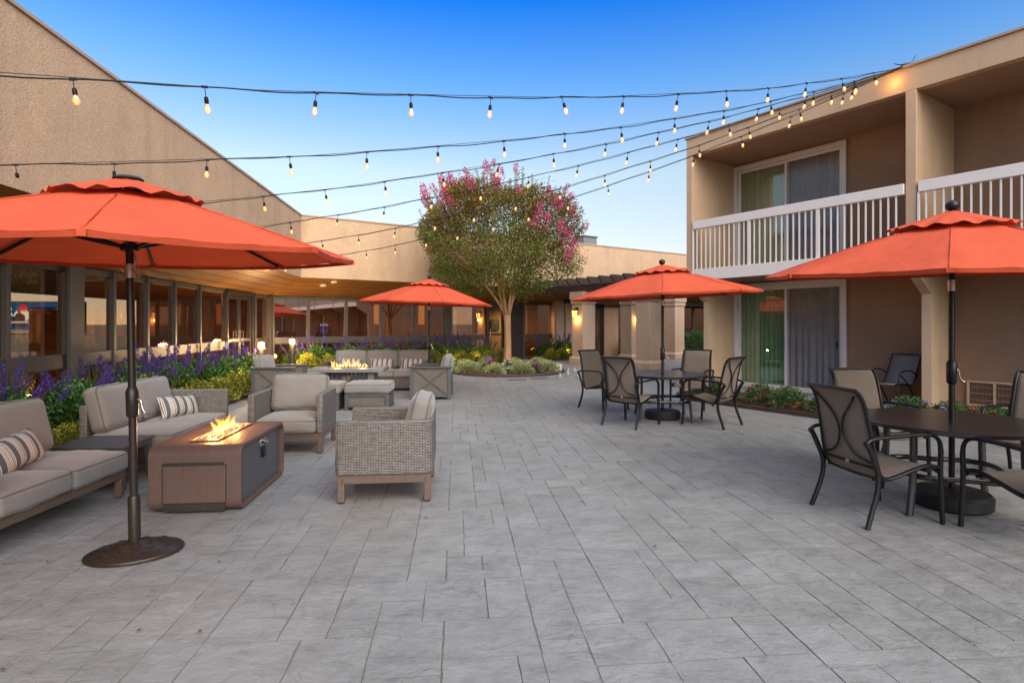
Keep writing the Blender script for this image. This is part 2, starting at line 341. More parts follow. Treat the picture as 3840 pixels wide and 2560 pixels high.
M['leaf_yellow'] = leafmat('golden_leaves', [(0,(.06,.10,.02)),(.4,(.22,.24,.025)),(1,(.42,.36,.03))], .45, .25)
M['leaf_var'] = leafmat('variegated_leaves', [(0,(.13,.21,.045)),(.4,(.33,.38,.12)),(1,(.66,.66,.36))], .5, .25)
M['leaf_green'] = leafmat('green_leaves', [(0,(.03,.075,.02)),(.6,(.06,.13,.035)),(1,(.10,.18,.05))], .5, .25)
M['stem'] = mat('green_stem', (.07,.06,.035), .7)
M['bloom_orange'] = leafmat('orange_bloom', [(0,(.6,.06,.01)),(.5,(.75,.2,.01)),(1,(.8,.45,.02))], .6, .2)
M['bloom_red'] = leafmat('red_bloom', [(0,(.5,.015,.01)),(.6,(.65,.06,.01)),(1,(.8,.35,.02))], .6, .2)
M['bloom_lilac'] = leafmat('lilac_bloom', [(0,(.30,.15,.45)),(1,(.5,.32,.62))], .6, .2)
M['bloom_magenta'] = leafmat('magenta_bloom', [(0,(.4,.01,.2)),(1,(.6,.05,.35))], .6, .2)
M['bloom_white'] = leafmat('white_bloom', [(0,(.6,.58,.55)),(1,(.75,.73,.7))], .6, .2)
M['rock'] = mat('boulder', (.30,.20,.12), .85, var=.2, bump=.8, bs=9, bd=.03)
M['rockgrey'] = mat('grey_boulder', (.12,.125,.13), .85, var=.2, bump=.8, bs=9, bd=.03)
M['filament'] = emis('bulb_filament', (1,.30,.035), 1.1)
M['lampwarm'] = emis('bollard_lamp', (1,.62,.26), 3)
M['sconceglass'] = emis('sconce_glass', (1,.56,.13), 1.0)
M['walllamp'] = emis('interior_lamp', (1,.42,.05), .55)
M['cord'] = mat('black_cord', (.008,.009,.009), .6, spec=.2)
M['wire'] = mat('guide_wire', (.05,.055,.06), .4, metal=.6)
M['plate'] = mat('cover_plate', (.10,.085,.08), .8)
M['label_ink'] = mat('printed_ink', (.03,.03,.035), .7)
M['carton'] = mat('white_carton', (.66,.62,.57), .6, var=.04)
M['rubber'] = mat('black_resin', (.014,.014,.014), .5, bump=.15, bs=60)
def bulbglass():
    m, nt, out = nodes('bulb_glass'); L = nt.links
    t = N(nt,'ShaderNodeBsdfTransparent'); t.inputs[0].default_value = (.97,.93,.88,1); g = N(nt,'ShaderNodeBsdfGlossy'); g.inputs['Roughness'].default_value = .03
    f = N(nt,'ShaderNodeFresnel', i_IOR=1.35); x = N(nt,'ShaderNodeMixShader'); L.new(f.outputs[0], x.inputs[0]); L.new(t.outputs[0], x.inputs[1]); L.new(g.outputs[0], x.inputs[2])
    e = N(nt,'ShaderNodeEmission'); e.inputs[0].default_value = (1,.42,.1,1); e.inputs[1].default_value = .22
    a = N(nt,'ShaderNodeAddShader'); L.new(x.outputs[0], a.inputs[0]); L.new(e.outputs[0], a.inputs[1]); L.new(a.outputs[0], out.inputs[0]); return m
M['bulbglass'] = bulbglass()
def flame():
    m, nt, out = nodes('gas_flame'); L = nt.links; tc = N(nt,'ShaderNodeTexCoord'); s = N(nt,'ShaderNodeSeparateXYZ'); L.new(tc.outputs['Generated'], s.inputs[0])
    r = ramp(nt, [(0,(1,.38,.06)),(.25,(1,.66,.26)),(.6,(1,.42,.06)),(1,(1,.2,.01))]); L.new(s.outputs[2], r.inputs[0])
    e = N(nt,'ShaderNodeEmission'); e.inputs[1].default_value = .85; L.new(r.outputs[0], e.inputs[0]); t = N(nt,'ShaderNodeBsdfTransparent')
    lw = N(nt,'ShaderNodeLayerWeight', i_Blend=.35); n = N(nt,'ShaderNodeTexNoise', i_Scale=14., i_Detail=3.); L.new(tc.outputs['Object'], n.inputs['Vector'])
    rf = ramp(nt, [(0,(.95,)*3),(.75,(.1,)*3)]); L.new(lw.outputs['Facing'], rf.inputs[0]); mu = N(nt,'ShaderNodeMath', operation='MULTIPLY'); rn = ramp(nt, [(.3,(.45,)*3),(.55,(1,1,1))]); L.new(n.outputs[0], rn.inputs[0])
    L.new(rf.outputs[0], mu.inputs[0]); L.new(rn.outputs[0], mu.inputs[1])
    x = N(nt,'ShaderNodeMixShader'); L.new(mu.outputs[0], x.inputs[0]); L.new(t.outputs[0], x.inputs[1]); L.new(e.outputs[0], x.inputs[2]); L.new(x.outputs[0], out.inputs[0]); return m
M['flame'] = flame()
def point_light(name, loc, power, c=(1,.62,.28), r=.05, parent=None):
    l = bpy.data.lights.new(name, 'POINT'); l.energy = power; l.color = c; l.shadow_soft_size = r
    o = bpy.data.objects.new(name, l); col.objects.link(o); o.location = loc
    if parent: o.parent = parent
    return o
# ---------------------------------------------------------------- camera, sky, sun
cam = bpy.data.cameras.new('camera'); co = bpy.data.objects.new('camera', cam); col.objects.link(co)
co.location = (0,0,1.5); co.rotation_euler = (R(90),0,0); cam.sensor_width = 36; cam.lens = 36*1300/2352; cam.shift_y = -42/2352
cam.clip_start = .05; cam.clip_end = 3000; scene.camera = co
SUN_EL, SUN_AZ = 34., 152.      # azimuth clockwise from +Y (behind the viewer)
EXPO = 1.58
w = bpy.data.worlds.new('World'); scene.world = w; w.use_nodes = True; nt = w.node_tree; nt.nodes.clear()
sky = nt.nodes.new('ShaderNodeTexSky'); sky.sky_type = 'NISHITA'; sky.sun_disc = False
sky.sun_elevation = R(SUN_EL); sky.sun_rotation = R(SUN_AZ); sky.air_density = 1.; sky.dust_density = 0; sky.ozone_density = 4
bg = nt.nodes.new('ShaderNodeBackground'); bg.inputs[1].default_value = .10; wo = nt.nodes.new('ShaderNodeOutputWorld')
# clear evening air low down, unseen bright zenith added as soft fill light: tint of the physical sky by elevation
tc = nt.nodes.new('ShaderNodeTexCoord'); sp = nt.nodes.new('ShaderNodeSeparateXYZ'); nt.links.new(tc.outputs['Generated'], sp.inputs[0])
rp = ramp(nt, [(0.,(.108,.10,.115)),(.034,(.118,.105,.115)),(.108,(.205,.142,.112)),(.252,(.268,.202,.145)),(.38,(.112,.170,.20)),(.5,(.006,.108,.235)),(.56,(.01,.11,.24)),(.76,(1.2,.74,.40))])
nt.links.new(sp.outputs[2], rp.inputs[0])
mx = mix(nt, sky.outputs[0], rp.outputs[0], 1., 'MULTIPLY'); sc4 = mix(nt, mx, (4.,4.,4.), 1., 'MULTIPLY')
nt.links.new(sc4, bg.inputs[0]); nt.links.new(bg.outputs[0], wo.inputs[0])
sl = bpy.data.lights.new('sun','SUN'); sl.energy = 1.8; sl.angle = R(65); sl.color = (1,.88,.74)
so = bpy.data.objects.new('sun', sl); col.objects.link(so)
az = R(SUN_AZ); el = R(SUN_EL); sd = Vector((math.sin(az)*math.cos(el), math.cos(az)*math.cos(el), math.sin(el)))
so.rotation_euler = sd.to_track_quat('Z','Y').to_euler(); so.location = (0,-5,15)
scene.view_settings.view_transform = 'Standard'; scene.view_settings.look = 'None'; scene.view_settings.exposure = EXPO; scene.view_settings.gamma = 1
scene.cycles.max_bounces = 8; scene.cycles.transparent_max_bounces = 24; scene.cycles.sample_clamp_indirect = 6; scene.cycles.use_denoising = True
scene.cycles.caustics_reflective = False; scene.cycles.caustics_refractive = False

def G(u, v, z=0):
    d = (1.5-z)*1300/(v-742); return Vector(((u-1176)*d/1300, d, z))

# ---------------------------------------------------------------- ground and stamped paving
tag(MB().add([(-400,-400,-.05),(400,-400,-.05),(400,600,-.05),(-400,600,-.05)], [(0,1,2,3)]).build('ground', M['ground']), kind='structure')
def paving():
    U = .112; W, H = 162, 308; x0, y0 = -8.8, -1.6
    occ = np.zeros((W,H), bool); sizes = [((3,2),16),((4,2),10),((4,3),13),((2,2),9),((3,3),6),((2,3),10),((2,4),7),((3,4),8),((3,1),5),((4,1),3),((2,1),3),((1,2),1),((1,1),.3),((1,3),.5)]
    rs = random.Random(3); vs = []; fs = []; mi = []
    for j in range(H):
        for i in range(W):
            if occ[i,j]: continue
            run = 0
            while i+run < W and not occ[i+run,j] and run < 9: run += 1
            pool, wt = [], []
            for (a,b),w_ in sizes:
                if a > run or j+b > H: continue
                left = run-a
                if left == 1: w_ *= .04
                pool.append((a,b)); 
                # avoid continuing a vertical joint line too long
                wt.append(w_)
            done = rs.choices(pool, wt)[0]
            a, b = done; occ[i:i+a,j:j+b] = True
            X0, Y0 = x0+i*U, y0+j*U; X1, Y1 = X0+a*U, Y0+b*U
            near = Y0 < 9; g = .001; n = 4 if near else 1
            loop = []
            cs = [(X0+g,Y0+g),(X1-g,Y0+g),(X1-g,Y1-g),(X0+g,Y1-g)]
            for q in range(4):
                p, r_ = cs[q], cs[(q+1)%4]
                for t in range(n):
                    f = t/n; jx = rs.uniform(-.0035,.0035) if near else 0; jy = rs.uniform(-.0035,.0035) if near else 0
                    loop.append((p[0]+(r_[0]-p[0])*f+jx, p[1]+(r_[1]-p[1])*f+jy))
            m = len(loop); o = len(vs); cx, cy = (X0+X1)/2, (Y0+Y1)/2; ins = .0024
            dz = rs.uniform(-.0015,.0015)
            vs += [(x-ins*(1 if x > cx else -1)*min(1,abs(x-cx)/(X1-cx)*1.0), y-ins*(1 if y > cy else -1)*min(1,abs(y-cy)/(Y1-cy)*1.0), dz) for x,y in loop]
            vs += [(x,y,-.0045) for x,y in loop]
            fs.append(tuple(range(o,o+m))); mi.append(0)
            for q in range(m):
                fs.append((o+m+q, o+m+(q+1)%m, o+(q+1)%m, o+q)); mi.append(1)
    e1 = (math.cos(PHI), math.sin(PHI)); e2 = (-math.sin(PHI), math.cos(PHI))
    vs = [(x*e1[0]+y*e2[0], x*e1[1]+y*e2[1], z) for x,y,z in vs]
    me = bpy.data.meshes.new('patio'); me.from_pydata(vs, [], fs); me.update(); me.materials.append(M['paver']); me.materials.append(M['joint']); me.polygons.foreach_set('material_index', mi)
    o = bpy.data.objects.new('patio', me); col.objects.link(o); tag(o, kind='structure')
    mb = MB(); c = [(-8.9,-1.7),(9.3,-1.7),(9.3,33),(-8.9,33)]
    mb.add([(x*e1[0]+y*e2[0], x*e1[1]+y*e2[1], -.0036) for x,y in c], [(0,1,2,3)])
    tag(mb.build('patio_joints', M['joint']), kind='structure')
paving()

# ---------------------------------------------------------------- hotel wing (right), local x along the facade, local y into the building
F0 = Vector((4.0,12.58,0)); dR = Vector((.559,-.829,0)).normalized(); nR = Vector((.829,.559,0)).normalized()
RW = math.atan2(dR.y, dR.x)
wing = empty('hotel_wing', F0, RW, 'two storey ochre stucco guest wing with white balcony railings', 'building')
def W2(s, t, z=0): p = F0+dR*s+nR*t; return Vector((p.x,p.y,z))
NB = 7; FINS = [(-.15+4.33*k,4.33*k) for k in range(NB+1)]; SE = 4.33*NB
for i,(a,b) in enumerate(FINS):
    zt = 5.22
    poly = [(0.,2.44),(.02,2.44-.12),(.6,1.98),(.6,-.04),(1.54,-.04),(1.54,zt),(0.,zt)]
    poly = [(p[0],p[1]) for p in poly]
    MB().prism_ax(poly, 0, a, b).build('partition_wall', M['stucco2'], wing, .006)
MB().box(-.15,SE,-.0,.16,5.22,5.6).build('fascia', M['stucco2'], wing, .005)
MB().box(-.18,SE+.03,-.035,.3,5.603,5.645).build('coping', M['coping'], wing, .004)
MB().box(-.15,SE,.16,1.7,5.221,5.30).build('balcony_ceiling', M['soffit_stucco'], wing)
MB().box(-.15,SE,.16,12,5.31,5.55).build('roof', M['stucco'], wing)
# rear walls of the recesses
wb = MB(); T0, T1 = 1.54, 1.72
wb.box(-.15,.03,T0+.001,12,-.04,5.22)
for z0,z1,da,dz0,dz1 in ((-.04,2.44,0,.0,2.40),(2.68,5.221,0,2.68,5.16)):
    wb.box(2.56,SE,T0,T1,z0,z1)
    wb.box(.03,2.56,T0,T1,dz1,z1)
wb.box(.03,SE,T0,T1,2.44,2.68)
wb.box(SE-.2,SE,T1,12,-.04,5.3)
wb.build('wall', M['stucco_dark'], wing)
MB().box(-.16,-.148,T0-.0,12,-.04,5.3).build('end_wall', M['stucco'], wing)
T0 = 1.54
# balcony slabs with white edge boards and railings
for bi,(a,b) in enumerate([(4.33*k,4.33*k+4.18) for k in range(NB)]):
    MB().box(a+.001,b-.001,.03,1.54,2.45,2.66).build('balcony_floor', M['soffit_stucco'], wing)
    MB().box(a+.012,b-.012,-.045,.028,2.44,2.68).build('balcony_edge_board', M['white'], wing, .004)
    rl = MB().box(a+.035,b-.02,-.03,.06,3.57,3.745)
    if bi >= 2:
        for k in range(1,36): x = a+.02+k*(b-a-.04)/36; rl.box(x-.012,x+.012,-.012,.012,2.68,3.57)
        MB().box(a+.1,a+2.5,T0-.03,T0-.002,.05,2.4).box(a+.1,a+2.5,T0-.03,T0-.002,2.7,5.1).build('sliding_door', M['darkframe'], wing)
    rail = rl.build('balcony_railing', M['white'], wing, .006)
    if bi < 2:
        n = 36; st = (b-a-.04)/n
        for k in range(1,n):
            big = k%12 == 0; h = .028 if big else .0105
            x = a+.02+k*st
            MB().box(x-h,x+h,-.012+(-.012 if big else 0),.012+(.012 if big else 0),2.68,3.57).build('post' if big else 'baluster', M['white'], rail)
        MB().box(a+.02,a+.05,-.02,.02,2.68,3.57).build('post', M['white'], rail)
def curtain(mb, x0, x1, y, z0, z1, amp, n):
    k = int((x1-x0)/.012); vs = []; fs = []
    for i in range(k+1):
        x = x0+(x1-x0)*i/k; ph = i/k*n*2*math.pi
        for z in (z0, z1): vs.append((x, y+amp*(math.sin(ph+.7*math.sin(ph*.37)))*(1 if z == z0 else .7), z))
    for i in range(k): fs.append((2*i,2*i+2,2*i+3,2*i+1))
    return mb.add(vs, fs)
def sliding_door(z0, z1, c1, c2, lower):
    fr = MB(); x0, x1, xm = .012, 2.555, 1.287; fw = .085
    fr.box(x0,x0+fw,T0-.05,T0+.1,z0,z1); fr.box(x1-fw,x1,T0-.05,T0+.1,z0,z1); fr.box(x0+fw,x1-fw,T0-.05,T0+.1,z1-fw-.02,z1); fr.box(x0+fw,x1-fw,T0-.045,T0+.1,z0,z0+.07)
    d = fr.build('sliding_door', M['vinyl'], wing, .006)
    s = MB()
    for (a,b,t) in ((x0+fw,xm+.04,T0+.03),(xm-.04,x1-fw,T0-.01)):
        w_ = .06; zz0, zz1 = z0+.07, z1-fw-.02
        s.box(a,a+w_,t,t+.035,zz0,zz1).box(b-w_,b,t,t+.035,zz0,zz1).box(a+w_,b-w_,t,t+.035,zz1-w_,zz1).box(a+w_,b-w_,t,t+.035,zz0,zz0+w_)
    s.build('sash', M['vinyl'], d, .004)
    MB().box(x0+fw+.06,xm-.02,T0+.045,T0+.05,z0+.12,z1-.16).build('pane', M['doorglass'], d)
    MB().box(xm+.02,x1-fw-.06,T0+.005,T0+.01,z0+.12,z1-.16).build('pane', M['screenmesh'], d)
    MB().box(xm+.0,xm+.03,T0-.05,T0-.012,z0+.95,z0+1.2).build('handle', M['vinyl'], d, .008)
    MB().box(x1-.2,x1-.175,T0-.03,T0-.008,z0+.98,z0+1.12).build('latch', M['black'], d, .004)
    curtain(MB(), x0+.05, xm+.05, T0+.13, z0+.03, z1-.04, .025, 11).build('curtain', c1, d)
    curtain(MB(), xm-.05, x1-.02, T0+.12, z0+.03, z1-.04, .03, 9).build('curtain', c2, d)
    MB().box(.0,2.7,T0+.5,T0+.6,z0-.02,z1).build('room_wall', M['room'], d)
sliding_door(0., 2.41, M['gcurt2'], M['graycurt'], True)
sliding_door(2.68, 5.17, M['gcurt'], M['graycurt'], False)
# air conditioner louvre in the ground floor wall
g = MB(); X0,X1,Z0,Z1 = 4.52,5.62,.10,.53
fr = MB().box(X0,X1,T0-.05,T0-.003,Z1-.035,Z1).box(X0,X1,T0-.05,T0-.003,Z0,Z0+.035)
for k in range(4): xx = X0+(X1-X0-.035)*k/3; fr.box(xx,xx+.035,T0-.049,T0-.003,Z0+.035,Z1-.035)
ac = fr.build('vent_grille', M['stucco2'], wing, .004)
MB().box(X0+.01,X1-.01,T0-.012,T0-.004,Z0+.01,Z1-.01).build('duct', M['darkframe'], ac)
lv = MB()
for k in range(1,4): lv.box(X0+.02,X1-.02,T0-.045,T0-.02,Z0+k*.107-.008,Z0+k*.107+.008)
for k in range(60): xx = X0+.04+k*(X1-X0-.08)/59; lv.box(xx-.003,xx+.003,T0-.03,T0-.025,Z0+.03,Z1-.03)
lv.build('louvre', M['stucco_dark'], ac)
tag(MB().box(.02,SE-.1,.42,1.55,-.04,.035).xform(Matrix.Translation(F0)@Matrix.Rotation(RW,4,'Z')).build('doorstep_path', M['slab']), kind='structure')

# ---------------------------------------------------------------- lobby building (left and back)
nL = Vector((.9937,.1121)); nC = Vector((.559,-.829)).normalized(); dC = Vector((.829,.559)).normalized()
def L(a, o=0): return Vector((-5.754-.1128*a, a))+nL*o
C0 = Vector((-7.8,18.14))
def C(s, o=0): return C0+dC*s+nC*o
def La(u): return 5.754/(-(u-1176)/1300-.1128)
def Cs(u, o=0):
    m = (u-1176)/1300; p = C(0,o); return (m*p.y-p.x)/(dC.x-m*dC.y)
lob = empty('lobby_building', (0,0,0), 0, 'single storey tan stucco building with tall parapet and bronze glass walls', 'building')
Ce = Vector((-6.45,17.3)); A0 = Vector((-4.507+.1123*3,-3)); E0 = Ce+dC*32
det = nL.x*nC.y-nL.y*nC.x
def corner(o): # point at offset o from both facade planes at Ce
    return Ce+Vector(((o*nC.y-o*nL.y)/det, (nL.x*o-nC.x*o)/det))
Ci = corner(-.35)
MB().prism([A0,Ce,E0,E0-nC*.35,Ci,A0-nL*.35], 2.9, 4.78).build('parapet', M['stucco'], lob)
Cx = corner(.03); Cy = corner(-.38)
MB().prism([A0+nL*.03,Cx,E0+nC*.03,E0-nC*.38,Cy,A0-nL*.38], 4.783, 4.83).build('coping', M['coping'], lob, .004)
MB().prism([A0-nL*.3,Ci,E0-nC*.3,E0-nC*12,Vector((-22,30)),Vector((-22,-3))], 4.2, 4.3).build('roof', M['stucco'], lob)
# sloped wood soffit from parapet foot in to the window heads
sf = MB(); H0 = 2.37
gA = L(-3); gC = C0; gE = C(32)
def soff(a, b, a2, b2, n):
    for k in range(n):
        t0, t1 = k/n, (k+1)/n
        sf.add([(*(a.lerp(b,t0)),2.9),(*(a.lerp(b,t1)),2.9),(*(a2.lerp(b2,t1)),H0),(*(a2.lerp(b2,t0)),H0)], [(0,3,2,1)])
soff(A0,Ce,gA,gC,10); soff(Ce,E0,gC,gE,12)
sf.build('soffit', M['soffit'], lob, smooth=0)
sm = MB()
for f in (.2,.4,.6,.8):
    for P,Q,S,T in ((A0,Ce,gA,gC),(Ce,E0,gC,gE)):
        a = P.lerp(S,f); b = Q.lerp(T,f); z = 2.9+(H0-2.9)*f-.004
        sm.bar((*a,z),(*b,z),.012,.006)
sm.build('soffit_seam', M['pergola'], lob, smooth=0)
MB().prism([gA-nL*.02,gC+Vector((-.02,.0)),gE-nC*-.0,gE-nC*7.5,C0+Vector((-7,4)),L(-3,-8)], 2.38, 2.5).build('ceiling', M['lobbywood'], lob)
MB().prism([L(-3,-.05),C0+Vector((-.02,.05)),C(32,-.05),C(32,-7.5),C0+Vector((-7,4)),L(-3,-8)], -.045, .012).build('interior_floor', M['lobbyfloor'], lob)
iw = MB(); iw.wall(L(-3),L(14.4),nL,-6.2,-6.0,0,2.39); iw.build('interior_wall', M['lobbywood'], lob)
MB().wall(C(-3.5),C(9.0),nC,-4.6,-4.4,0,2.39).build('interior_wall', M['lobbywall'], lob)
MB().wall(C(9.0),C(13.2),nC,-2.6,-2.4,0,2.39).build('interior_wall', M['tanwall'], lob)
MB().wall(C(13.2),C(30),nC,-4.0,-3.8,0,2.39).build('interior_wall', M['lobbywood'], lob)
def window(P, n, a, b, rail=True, mull=.07, deep=.16, rz0=.83, rz1=1.04, mw0=True, mat_='bronze'):
    """one glazed bay of the facade between parameters a and b (functions P(par, offset))"""
    f = MB()
    if mw0: f.wall(P(a-mull), P(a+mull), n, -.06, deep, 0, 2.368)
    A, B = P(a+mull+.001), P(b-mull-.001)
    f.wall(A,B,n,-.05,.04,2.27,2.366); f.wall(A,B,n,-.05,.04,0.02,.12)
    if rail: f.wall(A,B,n,-.05,.055,rz0,rz1)
    o = f.build('window', M[mat_], lob, .004)
    zs = [(.12,rz0),(rz1,2.27)] if rail else [(.12,2.27)]
    for z0,z1 in zs: MB().wall(P(a+mull),P(b-mull),n,-.012,-.004,z0,z1).build('pane', M['glass' if P is L else 'glass_back'], o)
    return o
lu = [-2.2,-1.0,.2,1.4,2.6,3.8,5.0,6.15,7.32]
us = [146,255,333,397,455,513]
par = lu+[La(u) for u in us]
for i in range(len(par)-1):
    window(L, nL, par[i], par[i+1], mull=.034, deep=.07)
MB().wall(L(La(146)-.16),L(La(146)+.16),nL,.142,.2,-.02,2.5).build('column', M['bronze'], lob, .006)
# glass double door in the left wall
def glass_door(P, n, a, b, name='double_door', leaves=2, mat_='darkframe', pane='glass'):
    f = MB(); f.wall(P(a),P(a+.06),n,-.06,.08,0,2.368).wall(P(b-.06),P(b),n,-.06,.08,0,2.368).wall(P(a+.06),P(b-.06),n,-.06,.08,2.26,2.366)
    d = f.build(name, M[mat_], lob, .004)
    wd = (b-a-.12)/leaves
    for k in range(leaves):
        x0 = a+.06+k*wd+.004; x1 = x0+wd-.008
        lf = MB().wall(P(x0),P(x0+.07),n,-.03,.03,.01,2.25).wall(P(x1-.07),P(x1),n,-.03,.03,.01,2.25).wall(P(x0+.07),P(x1-.07),n,-.03,.03,2.15,2.25).wall(P(x0+.07),P(x1-.07),n,-.03,.03,.01,.25).wall(P(x0+.07),P(x1-.07),n,-.03,.03,1.0,1.08)
        lf.build('leaf', M[mat_], d, .004)
        MB().wall(P(x0+.07),P(x1-.07),n,-.006,.0,.25,2.15).build('pane', M[pane], d)
        hx = x1-.1 if k == 0 and leaves == 2 else x0+.1
        h = [(*P(hx,.03),.92),(*P(hx,.09),.92),(*P(hx,.09),1.28),(*P(hx,.03),1.28)]
        MB().tube(h,.012,6).build('handle', M['steel'], d)
    return d
a515, a603 = La(513)+.05, La(603)
glass_door(L, nL, La(516), La(576))
window(L, nL, La(580), 18.0, mull=.06, deep=.1)
MB().prism([L(17.95,.12),C(.12,.12),C(.12,-.1),L(17.95,-.1)],0,2.368).build('corner_post', M['bronze'], lob, .005)
cu = [617,708,795,874,950,1022]
cs = [Cs(u) for u in cu]; cs[0] = .14
for i in range(5): window(C, nC, cs[i], cs[i+1], mull=.05 if i else .03, deep=.05)
sA, sB = Cs(1020), Cs(1032)
MB().wall(C(sA),C(sB+.05),nC,-.05,.12,-.02,2.368).build('column', M['bronze'], lob, .005)
window(C, nC, sB+.02, Cs(1114), mull=.05, deep=.05, mw0=False)
glass_door(C, nC, Cs(1116), Cs(1158), 'glass_door', 1, 'darkframe', 'doorglass')
MB().wall(C(Cs(1158)+.02),C(Cs(1198)),nC,-.05,.06,0,2.368).build('dark_door', M['darkframe'], lob)
window(C, nC, Cs(1201), Cs(1270), mull=.06, deep=.08)
pw = MB().wall(C(Cs(1270)),C(Cs(1288)),nC,-.3,.25,-.03,2.6).wall(C(Cs(1290)),C(Cs(1311)),nC,-.3,.3,-.03,2.6)
pw.build('pilaster', M['pillar'], lob, .005)
glass_door(C, nC, Cs(1313), Cs(1340), 'glass_door', 1)
MB().wall(C(Cs(1340)),C(Cs(1362)),nC,-.3,.15,-.03,2.6).build('pilaster', M['pillar'], lob, .005)
glass_door(C, nC, Cs(1364), Cs(1384), 'glass_door', 1, 'darkframe','doorglass')
MB().wall(C(Cs(1384)),C(Cs(1416)),nC,-.3,.12,-.03,2.6).build('pilaster', M['stucco_dark'], lob, .005)
cc = [Cs(1418),Cs(1480),Cs(1545),Cs(1592),Cs(1650)]
for i in range(4): window(C, nC, cc[i], cc[i+1], mull=.06, deep=.06)
MB().wall(C(cc[-1]),C(32),nC,-.3,.05,-.03,2.6).build('wall', M['stucco_dark'], lob)
MB().wall(C(Cs(1290)-.2),C(32),nC,.4,.5,2.36,2.95).build('wood_fascia', M['pergola'], lob)
MB().wall((14.2,19.2),(15.8,35.),Vector((1,-.1)).normalized(),0,.3,-.04,4.6).build('wall', M['stucco'], lob)
MB().wall(L(-3.2),L(-3),nL,-8,1.2,0,4.7).build('wall', M['stucco'], lob)
# recessed downlights / detectors on the soffit
def downlight(u, v):
    best = None; ca = Vector((0,0,1.5)); ray = Vector(((u-1176)/1300,1,-(v-742)/1300))
    for P0,n2 in ((A0,nL),(Ce,nC)):
        a = Vector((*P0,2.9)); slope = (2.9-H0)/(1.24 if n2 is nL else 1.45)
        nn = Vector((-n2.x*slope,-n2.y*slope,1)).normalized()
        t = (a-ca).dot(nn)/ray.dot(nn); p = ca+ray*t
        inside = (Vector(p[:2])-P0).dot(n2) < 0 and H0 < p.z < 2.9
        if inside and (best is None or t < best[0]): best = (t,p,nn)
    if best:
        t,p,nn = best; q = nn.to_track_quat('Z','Y').to_matrix().to_4x4()
        MB().lathe([(.0,0),(.10,0),(.10,-.012),(.075,-.022),(.0,-.022)],20).xform(Matrix.Translation(p-nn*.006)@q).build('downlight_trim', M['vinyl'], lob)
for u,v in ((767,647),(931,663),(742,655),(617,617)): downlight(u,v)
# interior lights behind the glass (lobby lamps)
for p,e in ((L(5,-3),75),(L(8,-3.5),75),(L(11.5,-3.5),75),(L(15,-3),55),(C(3,-2.4),45),(C(7,-2.4),45),(C(11,-1.2),60),(Vector(C(18,-2)),45)):
    l = bpy.data.lights.new('lobby_downlight','SPOT'); l.energy = e; l.color = (1,.58,.25); l.shadow_soft_size = .04; l.spot_size = R(165); l.spot_blend = .6
    lo = bpy.data.objects.new('lobby_downlight', l); col.objects.link(lo); lo.location = (*p,2.35); lo.parent = lob
# ---------------------------------------------------------------- woven lounge furniture
def ubody(W, D, th, z0, z1, arms=(True,True), r=.09, slope=0):
    """plan outline of back + arms (front is -y)"""
    hw, hd = W/2, D/2
    def arc(cx,cy,rr,a0,a1,n=7): return [(cx+rr*math.cos(R(a0+(a1-a0)*i/n)), cy+rr*math.sin(R(a0+(a1-a0)*i/n))) for i in range(n+1)]
    P = []
    if arms[1]: P += [(hw-th,-hd),(hw-.02,-hd),(hw,-hd+.02)]+arc(hw-r,hd-r,r,0,90)
    else: P += [(hw,hd-th),(hw,hd)]
    if arms[0]: P += arc(-hw+r,hd-r,r,90,180)+[(-hw,-hd+.02),(-hw+.02,-hd),(-hw+th,-hd)]
    else: P += [(-hw,hd),(-hw,hd-th)]
    ri = max(.02,r-th)
    if arms[0]: P += arc(-hw+th+ri,hd-th-ri,ri,180,90,4)
    if arms[1]: P += arc(hw-th-ri,hd-th-ri,ri,90,0,4)
    m = MB().prism(P, z0, z1); return m
def piping_loop(mb, x0,x1,y0,y1,z,r,rad=.005,puff=0):
    pts = []
    for cx,cy,a in ((x1-r,y1-r,0),(x0+r,y1-r,90),(x0+r,y0+r,180),(x1-r,y0+r,270)):
        for i in range(5):
            t = R(a+i*22.5); pts.append((cx+r*math.cos(t), cy+r*math.sin(t), z))
    mb.tube(pts, rad, 5, closed=True); return mb
def seat_cushion(x0,x1,y0,y1,z0,z1,parent,seed):
    c = MB().cushion(x0,x1,y0,y1,z0,z1,.04,.028,seed=seed).build('seat_cushion', M['cush'], parent, smooth=180)
    p = MB(); piping_loop(p,x0-.001,x1+.001,y0-.001,y1+.001,z1-.018,.045); piping_loop(p,x0-.001,x1+.001,y0-.001,y1+.001,z0+.018,.045); p.build('piping', M['pipe'], c, smooth=180)
def back_cushion(x0,x1,yb,zb,h,t,lean,parent,seed,puff=.03):
    Mx = Matrix.Translation((0,yb,zb))@Matrix.Rotation(R(-lean),4,'X')
    c = MB().cushion(x0,x1,-t,0,0,h,.05,puff,Mx,.006,seed).build('back_cushion', M['cush'], parent, smooth=180)
    p = MB()
    for y in (-t+.025,-.025):
        pts = []
        r = .05
        for cx,cz,a in ((x1-r,h-r,0),(x0+r,h-r,90),(x0+r,r,180),(x1-r,r,270)):
            for i in range(5): s = R(a+i*22.5); pts.append(Mx@Vector((cx+(r+.002)*math.cos(s), y, cz+(r+.002)*math.sin(s))))
        p.tube(pts,.005,5,closed=True)
    p.build('piping', M['pipe'], c, smooth=180)
